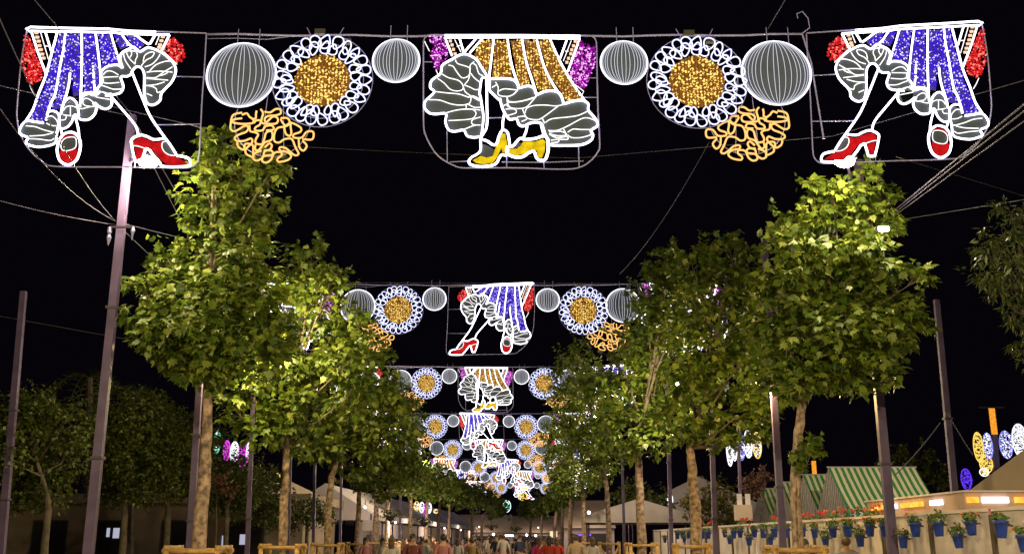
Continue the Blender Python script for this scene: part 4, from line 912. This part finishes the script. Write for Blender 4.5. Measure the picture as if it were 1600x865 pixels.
# pale tents / marquees
LPN = []; ORD2 = ['first', 'second', 'third', 'fourth', 'fifth', 'sixth', 'seventh', 'eighth', 'ninth', 'tenth', 'eleventh', 'twelfth', 'thirteenth', 'fourteenth', 'fifteenth', 'sixteenth', 'seventeenth', 'eighteenth', 'nineteenth', 'twentieth']
def marquee(name, P, hw, label, m_='canvas', L=6, h0=2.4, h1=3.8, rz=0, group=None, walls=True):
    r = empty(name, P, rz); tag(r, label, 'marquee', group); h = hw/2
    for side in (-1, 1):
        b = MB(); nx_, ny_ = 14, 4
        for j in range(ny_+1):
            for i in range(nx_+1):
                t = j/ny_; b.v.append((side*h*t, L*i/nx_, h1+(h0-h1)*t-.10*math.sin(math.pi*t)-.05*abs(math.sin(i*math.pi/3.5))))
        for j in range(ny_):
            for i in range(nx_):
                k = j*(nx_+1)+i; b.f.append((k, k+1, k+nx_+2, k+nx_+1)); b.m.append(0)
        b.build('roof_slope', M[m_], r, True)
        MB().box((side*h-.02, 0, h0-.30), (side*h+.02, L, h0+.0)).build('eave_band', M[m_], r)
        n = max(2, int(L/3))
        for i in range(n+1):
            MB().tube([(side*h*.98, L*i/n, 0), (side*h*.98, L*i/n, h0)], .05).build('post', M['pole'], r)
    for yy in (0, L):
        MB().add([(-h, yy, h0-.3), (h, yy, h0-.3), (h, yy, h0), (0, yy, h1-.02), (-h, yy, h0)], [(0, 1, 2, 3, 4)]).build('gable', M[m_], r)
    return r
def litpoint(P, e, c=(1, .8, .6), s=.2, label=None):  # added fill light for tents and stalls, with a bulb put in
    LPN.append(P); bulb((P[0], P[1], P[2]+.2), label or f'added bulb of the {ORD2[len(LPN)-1]} fill light behind the rows', 0, .05)
    d = bpy.data.lights.new('tent_fill_light', 'POINT'); d.energy = e; d.color = c; d.shadow_soft_size = s; o = bpy.data.objects.new('tent_fill_light', d); o.location = P; COL.objects.link(o)
def bulb(P, label, e=0, r=.09, c=None, nm='hanging_bulb', grp='bare bulbs and lamps by the tents'):
    o = empty(nm, P); tag(o, label, 'lamp', grp)
    MB().ball((0, 0, 0), r, 10, 6).build('globe', c or M['lamp_s'], o, True); MB().tube([(0, 0, r*.8), (0, 0, r+.25)], .015).build('stem', M['steel_dark'], o)
    if e:
        d = bpy.data.lights.new('bulb_light', 'POINT'); d.energy = e; d.color = (1, .8, .6); d.shadow_soft_size = .1; q = bpy.data.objects.new('bulb_light', d); q.location = (P[0], P[1], P[2]-.15-r); COL.objects.link(q)
# left marquee, receding along the avenue
marquee('marquee', (-9.6, 52, 0), 5.0, 'long white marquee with a sloping roof on the left of the promenade', 'canvas', 56, 2.95, 4.5, math.radians(-3.5))
fh = MB()
lw = empty('shop_front', (-7.9, 53, 0), math.radians(-3.5)); tag(lw, 'pale lit front under the left marquee with dark openings', 'shop front')
for i in range(17):
    y = i*3.4; MB().box((-.1, y, 0), (.0, y+1.9, 2.6)).build('wall_panel', M['canvas_tan'] if i % 3 else M['canvas'], lw); MB().box((-.14, y+1.95, 0), (-.04, y+3.35, 1.95)).build('dark_opening', M['dark'], lw)
    MB().box((-.1, y+1.9, 1.95), (.0, y+3.4, 2.6)).build('lintel', M['canvas_tan'], lw)
for i, (x, y, Y, l) in enumerate(((610, 805, 47, 'hanging fern basket at the near end of the left marquee'), (663, 815, 60, 'hanging fern basket by the middle of the left marquee'), (768, 823, 84, 'hanging fern basket at the far end of the left marquee'), (806, 826, 96, 'farthest hanging fern basket'))):
    P = at(x, y, Y); r = empty('hanging_basket', P); tag(r, l, 'hanging basket', 'dark hanging fern baskets'); MB().lathe([(.03, -.28), (.18, -.15), (.22, 0)], 10).build('bowl', M['steel_dark'], r)
    T = [(np.array([R_(-.5, .5), R_(-.4, .4), R_(-.05, .18)]), rv()+np.array([0, 0, 1]), rv(), R_(.15, .25)) for _ in range(120)]
    me = leaf_cloud(T, 'long'); me.materials.append(M['leaf_dark']); o = bpy.data.objects.new('fern', me); COL.objects.link(o); o.parent = r; o['kind'] = 'stuff'
    MB().tube([(0, 0, 0), (0, 0, .6)], .012).build('hook', M['steel_dark'], r)
for Y in (50, 62, 75, 90): litpoint((-7.2+Y*.03, Y, 2.3), 260, (1, .78, .58), .4)
# left building behind the dark trees
hb = empty('low_building', (-16, 44, 0)); tag(hb, 'low pale building with a balustrade behind the dark left trees', 'building')
MB().box((-14, 0, 0), (7, 8, 3.2)).build('wall', M['plaster'], hb); MB().box((-14.4, -.5, 3.205), (7.4, 8.4, 3.6)).build('roof_slab', M['plaster'], hb)
for i in range(7):
    x = -13+i*2.8; f = MB().box((x, -.06, .9), (x+1.5, -.004, 2.5)).build('window', M['steel_dark'], hb); MB().box((x+.08, -.075, .98), (x+1.42, -.065, 2.42)).build('pane', M['dark'], f)
LWN = glow('lit_window', (.78, .78, 1.0), .55, False)
for x0, x1, y0, y1 in ((166, 172, 824, 838), (176, 187, 824, 840), (346, 350, 836, 852), (374, 384, 834, 850)):
    a_, b_ = at(x0, y1, 43.9)-hb.location, at(x1, y0, 43.9)-hb.location
    MB().box((a_.x, -.12, a_.z), (b_.x, -.08, b_.z)).build('lit_window', LWN, hb)
fr = empty('railing', (-16, 42, 0)); tag(fr, 'dark metal railing in front of the low left building', 'railing')
MB().box((-14, 0, 1.02), (8, .05, 1.10)).build('top_rail', M['steel_dark'], fr)
for i in range(88): MB().box((-14+i*.25, .01, 0), (-13.97+i*.25, .04, 1.02)).build('baluster', M['steel_dark'], fr)
P = at(455, 757, 48); pr = empty('parasol', (P.x, P.y, 0)); tag(pr, 'pale pink square parasol behind the second left trunk', 'parasol')
b = MB(); z = at(455, 775, 48).z; zt = at(455, 752, 48).z; hh = 1.35
b.add([(-hh, -hh, z), (hh, -hh, z), (hh, hh, z), (-hh, hh, z), (0, 0, zt)], [(0, 1, 4), (1, 2, 4), (2, 3, 4), (3, 0, 4)]); b.build('canopy', M['canvas_tan'], pr)
MB().box((-hh, -hh-.01, z-.2), (hh, -hh+.01, z-.002)).build('valance', M['canvas_tan'], pr); MB().tube([(0, 0, 0), (0, 0, zt)], .04).build('pole', M['pole'], pr); litpoint((P.x, P.y-1.5, 2.6), 70)
P = at(580, 820, 44); o = MB().box((P.x-.38, P.y, P.z-.22), (P.x+.38, P.y+.06, P.z+.22)).build('notice_board', M['whitewash']); tag(o, 'blank white board hanging left of the marquee', 'board'); litpoint((P.x, P.y-2, P.z+.5), 40)
MB().box((P.x-.02, P.y+.08, 0), (P.x+.02, P.y+.12, P.z)).build('post', M['pole'], o)
# right white tents
marquee('marquee', (X_at(1000, 47), 47, 0), 5.2, 'low white tent behind the right tree guards', 'canvas', 7, 2.75, 3.55, math.radians(-6))
marquee('marquee', (X_at(1096, 56), 56, 0), 8.5, 'large white tent with a high peak behind the right trunks', 'canvas', 8, 3.1, 5.1, math.radians(-10))
marquee('marquee', (13.6, 24, 0), 5.4, 'pale beige tent roof at the right edge above the bar canopy', 'canvas_tan', 5, 2.75, 4.7, math.radians(-27))

# signs on the thin pole
S = empty('sign_board', at(1161, 779, 33.8)); tag(S, 'pair of blank white sign plates on the thin pole before the pink tree', 'sign')
MB().box((-.20, -.02, -.19), (-.04, .02, .17)).build('plate', M['whitewash'], S); MB().box((.07, -.02, -.19), (.24, .02, .17)).build('plate', M['whitewash'], S); MB().box((-.04, -.01, -.02), (.07, .01, .02)).build('bracket', M['steel_dark'], S)
o = MB().box((-.27, -.2, -.5), (.25, .2, 0)).build('meter_cabinet', M['canvas_tan']); o.location = at(1161, 788, 33.8); tag(o, 'grey cabinet mounted below the two white signs', 'cabinet'); MB().box((-.03, .02, -2.4), (.03, .08, -.5)).build('stand', M['pole'], o)

# ------------------------------------------------------------------ distant hanging ovals of light
def oval(px, py, rx, ry, Y, ca, cb, label, grp='hanging oval lights far away'):
    P = at(px, py, Y); k = depth_of(Y, P.z)/FPX; a, b_ = rx*k, ry*k; r = empty('oval_light', P); tag(r, label, 'light oval', grp)
    MB().tube([(a*math.cos(t*math.pi/14), .02, b_*math.sin(t*math.pi/14)) for t in range(28)], .03, 5, closed=True).build('rim', ca, r)
    P2 = [(a*math.cos(t*math.pi/14), b_*math.sin(t*math.pi/14)) for t in range(28)]
    beads('oval_lamps', None, [ca, cb], r, 60/k/k*.0075, .5, k*1.0, (-.05, .05), raw=P2)
WW, BB, YY, MM, GG, VV = glow('distant_white_led', (.95, .95, 1), 1.6, False), glow('distant_blue_led', (.25, .25, .95), 1.1, False), glow('distant_yellow_led', (1, .66, .12), 1.3, False), glow('distant_magenta_led', (.75, .06, .75), 1.3, False), glow('distant_green_led', (.05, .75, .35), 1.2, False), glow('distant_violet_led', (.12, .04, .9), 1.2, False)
for a in ((1529, 698, 7.5, 23, 60, YY, YY, 'tall yellow hanging oval light at the far right'), (1544, 696, 7, 20, 60, BB, WW, 'blue white hanging oval light right of the yellow one'), (1572, 694, 10, 21, 60, BB, WW, 'lilac hanging oval light right of the orange topped pole'),
          (1594, 688, 12, 26, 60, WW, WW, 'large white hanging oval light at the right edge'), (1510, 748, 8, 16, 62, VV, VV, 'violet curved light low beside the slanting pole'), (1541, 724, 10, 14, 62, YY, YY, 'gold crown shaped light below the yellow oval'), (1538, 737, 7, 6, 61, WW, YY, 'small white light cluster under the gold crown'),
          (1140, 702, 4.5, 25, 55, WW, WW, 'leftmost white hanging icicle light above the signs'), (1147, 695, 4, 24, 55.4, WW, WW, 'second white hanging icicle light above the signs'), (1158, 697, 5.5, 21, 55, BB, WW, 'blue white oval light behind the thin pole'), (1169, 693, 6, 21, 55, WW, WW, 'bright white oval light right of the thin pole'), (1183, 695, 6.5, 20, 55, YY, WW, 'warm white oval light rightmost above the signs'),
          (339, 690, 5, 17, 44, GG, WW, 'green white oval light left of the magenta ones'), (354, 703, 5, 15, 44, MM, MM, 'left magenta oval light over the dark trees'), (366, 706, 6, 16, 44, WW, WW, 'white oval light between the magenta ones'), (379, 711, 8, 18, 44, MM, MM, 'right magenta oval light over the dark trees'), (389, 705, 4, 15, 44, WW, WW, 'narrow white oval light beside the slim pole'),
          (651, 790, 4, 7, 76, YY, WW, 'small yellow oval light over the marquee'), (659, 792, 3.5, 8, 76, WW, WW, 'small white oval light over the marquee'), (664, 795, 3, 8, 76, MM, MM, 'small magenta oval light over the marquee'), (670, 793, 4, 8, 76, WW, WW, 'small white oval light right of the small magenta one'), (681, 798, 3.5, 3, 76, YY, WW, 'tiny yellow light at the right end of the marquee lights'),
          (792, 790, 6, 9, 112, WW, GG, 'small white and green light at the end of the avenue'), (817, 775, 7, 6, 108, YY, YY, 'yellow half disc light at the end of the arches'), (1047, 780, 4, 9, 52, WW, WW, 'small white lit oval over the right white tent'), (905, 809, 3.5, 5, 80, YY, YY, 'tiny yellow lamp over the far right stalls'), (434, 746, 3, 8, 55, YY, YY, 'small amber light left of the pale parasol')):
    oval(*a)
o = pole(1560, 62, 640, .40, 'distant pole with an orange lit top between the hanging ovals', px_top=1551)
P = at(1552, 655, 61.6); o = MB().box((-.17, 0, -.9), (.17, .1, .7)).build('pole_top_light', glow('orange_lit_pole_top', (1, .36, .03), 1.0, False, .4)); o.location = P; tag(o, 'orange glowing head of the distant pole', 'lamp'); MB().box((-.8, .02, .705), (.8, .08, .8)).build('cross_arm', M['steel_dark'], o)
P = at(1273, 738, 60); o = MB().box((-.12, 0, -.6), (.12, .1, .7)).build('pole_top_light', bpy.data.materials['orange_lit_pole_top']); o.location = P; tag(o, 'small orange glowing post above the second striped tent', 'lamp')
for a in ((823, 835, 90, 'bright bulb over the far crowd, left'), (837, 836, 88, 'bright bulb beside the far crowd, middle'), (771, 834, 80, 'small warm bulb at the marquee end'), (920, 800, 60, 'small white bulb behind the fourth right trunk')):
    P = at(a[0], a[1], a[2]); bulb(P, a[3], 60 if a[0] != 920 else 0)
P = at(865, 834, 84); o = MB().box((-.3, 0, -.25), (.3, .08, .25)).build('lit_sign', glow('cream_light_box', (1, .72, .42), 1.2, False)); o.location = P; tag(o, 'cream lit square sign above the far crowd', 'sign'); MB().box((-.02, .09, -2.5), (.02, .12, -.25)).build('post', M['pole'], o)
P = at(795, 836, 92); o = MB().box((-.4, 0, -.06), (.4, .08, .06)).build('lit_strip', M['lamp_s']); o.location = P; tag(o, 'bright horizontal strip lamp at the end of the avenue', 'lamp')
vb = glow('violet_strip', (.25, .1, 1), 1.8, False)
P = at(908, 835, 62); o = MB().box((-.35, 0, -.05), (.6, .1, .05)).build('violet_strip_light', vb); o.location = P; tag(o, 'violet strip light by the far right stalls', 'lamp')
# far stalls closing the view
for i, (x0, x1, Y, lab) in enumerate(((700, 800, 112, 'far pale stall row left of the avenue end'), (800, 880, 118, 'far pale stall row at the avenue end'), (880, 960, 70, 'pale lit stall behind the right tree guards'))):
    a, b_ = X_at(x0, Y), X_at(x1, Y); r = empty('market_stall', ((a+b_)/2, Y, 0)); tag(r, lab, 'stall'); h = (b_-a)/2
    MB().box((-h, 0, 0), (h, 3, 2.5)).build('wall', M['canvas'], r); MB().add([(-h, -1.2, 2.45), (h, -1.2, 2.45), (h, 3, 4.4), (-h, 3, 4.4)], [(0, 1, 2, 3)]).build('roof', M['canvas_tan'], r); MB().box((-h*.7, -.02, .9), (h*.7, -.005, 2.1)).build('opening', M['dark'], r)
    litpoint(((a+b_)/2, Y-3, 2.8), 320, (1, .75, .55), .3)

# ------------------------------------------------------------------ people
SKINC = [mat('skin_light', (.50, .30, .20), .55, .1), mat('skin_tan', (.34, .19, .12), .55, .1)]
HAIR = [mat('hair_dark', (.02, .014, .01), .5, .2), mat('hair_brown', (.09, .05, .025), .5, .2)]
cloth = {n: mat('cloth_'+n, c, .85, .15, 8) for n, c in {'white': (.50, .45, .42), 'pink': (.40, .16, .17), 'red': (.38, .03, .02), 'magenta': (.45, .02, .14), 'black': (.02, .02, .025), 'navy': (.03, .04, .10), 'beige': (.42, .32, .22), 'maroon': (.14, .03, .03), 'grey': (.22, .22, .24), 'teal': (.03, .05, .06), 'mustard': (.30, .20, .08)}.items()}
def skin_mesh(name, verts, edges, radii, root=0, sub=1):
    me = bpy.data.meshes.new(name); me.from_pydata(verts, edges, []); o = bpy.data.objects.new(name, me); COL.objects.link(o)
    md = o.modifiers.new('s', 'SKIN'); 
    for i, r in enumerate(radii): me.skin_vertices[0].data[i].radius = (r, r) if not hasattr(r, '__len__') else r
    me.skin_vertices[0].data[root].use_root = True
    if sub: o.modifiers.new('d', 'SUBSURF').levels = sub
    dg = bpy.context.evaluated_depsgraph_get(); out = bpy.data.meshes.new_from_object(o.evaluated_get(dg)); bpy.data.objects.remove(o); out.name = name
    out.polygons.foreach_set('use_smooth', [True]*len(out.polygons)); return out
def body_meshes(step, arm, fem):
    sw = .165 if fem else .195; hp = .10
    J = {'pel': (0, 0, .95), 'wai': (0, 0, 1.10), 'che': (0, -.01, 1.30), 'nb': (0, .0, 1.45), 'nk': (0, -.01, 1.52), 'hd': (0, -.02, 1.60), 'ht': (0, -.01, 1.68)}
    R0 = {'pel': (.15, .11), 'wai': (.125 if fem else .14, .095), 'che': (.15 if fem else .165, .11), 'nb': .07, 'nk': .055, 'hd': (.075, .09), 'ht': (.07, .08)}
    E = [('pel', 'wai'), ('wai', 'che'), ('che', 'nb'), ('nb', 'nk'), ('nk', 'hd'), ('hd', 'ht')]
    for s, k in ((-1, 'l'), (1, 'r')):
        st = step*s; a = arm*s if arm < 2 else 0
        J.update({k+'hip': (s*hp, 0, .88), k+'kn': (s*.10, -.10*st-.03, .49), k+'an': (s*.10, -.20*st+.03, .09), k+'to': (s*.115, -.20*st-.14, .04)})
        R0.update({k+'hip': .088, k+'kn': .055, k+'an': .038, k+'to': .032})
        E += [('pel', k+'hip'), (k+'hip', k+'kn'), (k+'kn', k+'an'), (k+'an', k+'to')]
        if arm == 2 and s == 1: el, wr, hn, dv = (.33, -.10, 1.22), (.25, -.30, 1.38), (.22, -.35, 1.45), (0, -.25, 1)
        else: el, wr, hn, dv = (s*(sw+.06), .04+.08*st, 1.14), (s*(sw+.09), -.06+.16*st, .90), (s*(sw+.09), -.09+.17*st, .82), (0, -.12, -1)
        J.update({k+'sh': (s*sw, 0, 1.41), k+'el': el, k+'wr': wr, k+'hn': hn}); R0.update({k+'sh': .052, k+'el': .038, k+'wr': .026, k+'hn': (.036, .018)})
        E += [('nb', k+'sh'), (k+'sh', k+'el'), (k+'el', k+'wr'), (k+'wr', k+'hn')]
        dv = Vector(dv).normalized()
        for f in range(4):
            b0 = Vector(hn)+Vector((0, (f-1.5)*.018, 0))+dv*.02; L = (.060, .072, .068, .052)[f]
            J[f'{k}f{f}a'] = tuple(b0+dv*L*.5+Vector((-s*.004, 0, 0))); J[f'{k}f{f}b'] = tuple(b0+dv*L+Vector((-s*.018, 0, 0))); R0[f'{k}f{f}a'] = .009; R0[f'{k}f{f}b'] = .007
            E += [(k+'hn', f'{k}f{f}a'), (f'{k}f{f}a', f'{k}f{f}b')]
        J[k+'tha'] = tuple(Vector(hn)+Vector((-s*.01, -.045, 0))-dv*.01); J[k+'thb'] = tuple(Vector(hn)+Vector((-s*.02, -.055, 0))+dv*.03); R0[k+'tha'] = .010; R0[k+'thb'] = .008; E += [(k+'wr', k+'tha'), (k+'tha', k+'thb')]
    def mk(names, name, grow, root):
        ns = [n for n in J if names(n)]; ix = {n: i for i, n in enumerate(ns)}
        g_ = lambda r: tuple(x+grow for x in r) if hasattr(r, '__len__') else r+grow
        return skin_mesh(name, [J[n] for n in ns], [(ix[a], ix[b]) for a, b in E if a in ix and b in ix], [g_(R0[n]) for n in ns], ix[root])
    body = mk(lambda n: True, 'body', 0, 'pel')
    shirt = mk(lambda n: n in ('pel', 'wai', 'che', 'nb', 'lsh', 'rsh', 'lel', 'rel'), 'shirt', .014, 'che')
    trous = mk(lambda n: n in ('pel', 'lhip', 'rhip', 'lkn', 'rkn', 'lan', 'ran'), 'trousers', .016, 'pel')
    return body, shirt, trous, J
BM = [body_meshes(.9, .5, False), body_meshes(.3, .2, True), body_meshes(.6, 2, True), body_meshes(-.8, .5, False)]
def face_mesh():
    b = MB(); y = -.105
    for s in (-1, 1): b.ball((s*.03, y, 1.625), .011, 6, 5, 0); b.ball((s*.03, y-.009, 1.625), .0055, 5, 4, 1); b.ball((s*.083, -.01, 1.615), .022, 6, 5, 2, sq=(.4, 1, 1.4))
    b.ball((0, y-.012, 1.60), .014, 6, 5, 2, sq=(.8, 1, 1.5)); b.ball((0, y-.002, 1.567), .018, 6, 4, 3, sq=(1.3, .5, .4)); return b
FM = face_mesh(); EYE = mat('eye_white', (.7, .7, .7), .3, 0); LIP = mat('lips', (.4, .1, .09), .5, .1)
HM = {}
def hair(kind):
    b = MB(); b.ball((0, .012, 1.655), .098, 12, 8, sq=(.95, 1.08, .98))
    if kind: b.ball((0, .055, 1.56), .085, 10, 7, sq=(1.0, .65, 1.5)); b.ball((0, .06, 1.45), .06, 9, 6, sq=(1.1, .6, 1.3))
    return b
def person(px, Y, rz, bi, top, bot, sk, hr, long_, label, sc=1.0):
    bm = BM[bi]; r = empty('person', (X_at(px, Y), Y, .10), rz); r.scale = (sc, sc, sc); tag(r, label, 'person', 'people on the promenade')
    key = (bi, sk)
    if key not in HM: me = bm[0].copy(); me.materials.clear(); me.materials.append(SKINC[sk]); HM[key] = me
    o = bpy.data.objects.new('body', HM[key]); COL.objects.link(o); o.parent = r
    f = None
    if ('f', sk) not in HM: f = FM.build('face', [EYE, M['dark'], SKINC[sk], LIP], r, True); HM[('f', sk)] = f.data
    else: f = bpy.data.objects.new('face', HM[('f', sk)]); COL.objects.link(f); f.parent = r
    for nm, idx, mt in (('shirt', 1, top), ('trousers', 2, bot)):
        k = (nm, bi, mt)
        if k not in HM: me = bm[idx].copy(); me.materials.clear(); me.materials.append(cloth[mt]); HM[k] = me
        o = bpy.data.objects.new(nm, HM[k]); COL.objects.link(o); o.parent = r
    k = ('h', hr, long_)
    if k not in HM: o = hair(long_).build('hair', HAIR[hr], r, True); HM[k] = o.data
    else: o = bpy.data.objects.new('hair', HM[k]); COL.objects.link(o); o.parent = r
    return r
PI = math.pi
person(645, 26, 0.4, 0, 'maroon', 'black', 1, 0, 0, 'man in a dark red shirt walking towards the viewer left of centre')
person(693, 28, PI, 1, 'pink', 'navy', 0, 0, 0, 'woman in a pink sleeveless top seen from behind', 1.0)
person(612, 25, PI, 1, 'white', 'navy', 1, 1, 1, 'woman in a white top at the left guard rail', .96)
person(900, 29, PI, 3, 'beige', 'navy', 0, 1, 0, 'man in a beige shirt right of the red dressed group', 1.0)
person(925, 31, PI+.3, 1, 'white', 'grey', 0, 1, 1, 'woman in white right of the man in beige', .96)
person(843, 31, PI, 1, 'magenta', 'magenta', 0, 1, 1, 'woman in a magenta dress left of the red dress', .97)
person(858, 30, PI, 2, 'red', 'red', 0, 0, 1, 'woman in a red dress in the middle of the promenade', .98)
person(870, 33, PI-.2, 1, 'red', 'red', 1, 1, 1, 'second woman in red right of the first', .96)
person(1321, 19, PI, 0, 'grey', 'navy', 1, 1, 0, 'person with brown hair standing by the white wall', .95)
person(1256, 17.5, .5, 1, 'white', 'beige', 0, 1, 0, 'person in pale clothes behind the nearest right guard', .93)
person(572, 33, .6, 1, 'pink', 'beige', 0, 1, 1, 'woman in pale pink behind the fourth left guard', .96)
person(738, 34, PI, 3, 'mustard', 'navy', 0, 1, 0, 'man in a yellowish shirt left of the far crowd', .95)
person(598, 34, .2, 2, 'white', 'navy', 1, 0, 1, 'woman raising a hand behind the left guards', .95)
person(715, 37, PI, 1, 'white', 'navy', 0, 1, 1, 'woman in white right of the woman in pink', .95)
person(660, 36, 0, 1, 'grey', 'black', 1, 0, 1, 'woman in grey behind the man in dark red', .95)
cn_ = ['white', 'pink', 'black', 'navy', 'beige', 'grey', 'white', 'maroon', 'white', 'black', 'navy']
pos = ['left', 'middle', 'right']; seenl = {}
for i in range(72):
    Y = R_(42, 100); px = R_(712, 905) if Y < 75 else R_(755, 880); top = rnd.choice(cn_); bot = rnd.choice(['navy', 'black', 'beige', 'grey']); hr = rnd.randint(0, 1); lg = rnd.randint(0, 1)
    away = rnd.random() < .6
    zone = 'left part' if px < 790 else ('middle' if px < 845 else 'right part')
    mk_ = lambda: f'{"long" if lg else "short"} {["dark", "brown"][hr]} haired person, {top} top, {bot} trousers, {"back" if away else "face"} to us, far crowd {zone}'
    while mk_() in seenl: top = rnd.choice(cn_); bot = rnd.choice(['navy', 'black', 'beige', 'grey']); hr = rnd.randint(0, 1)
    lab = mk_(); seenl[lab] = 1
    person(px, Y, (PI if away else 0)+R_(-.5, .5), rnd.randint(0, 3), top, bot, rnd.randint(0, 1), hr, lg, lab, R_(.92, 1.05))
k16 = [(t, h) for t in ('white', 'pink', 'black', 'navy', 'beige', 'maroon', 'grey', 'mustard') for h in (0, 1)]
for top, hr in k16:
    Y = R_(48, 66); px = R_(610, 705)
    person(px, Y, R_(0, 6), rnd.randint(0, 3), top, 'black', rnd.randint(0, 1), hr, 0, f'person in a {top} top with {["dark", "brown"][hr]} hair standing by the left marquee', R_(.92, 1.04))
print('objects', len(bpy.data.objects), 'tris', sum(len(m.loops)-2*len(m.polygons) for m in bpy.data.meshes))
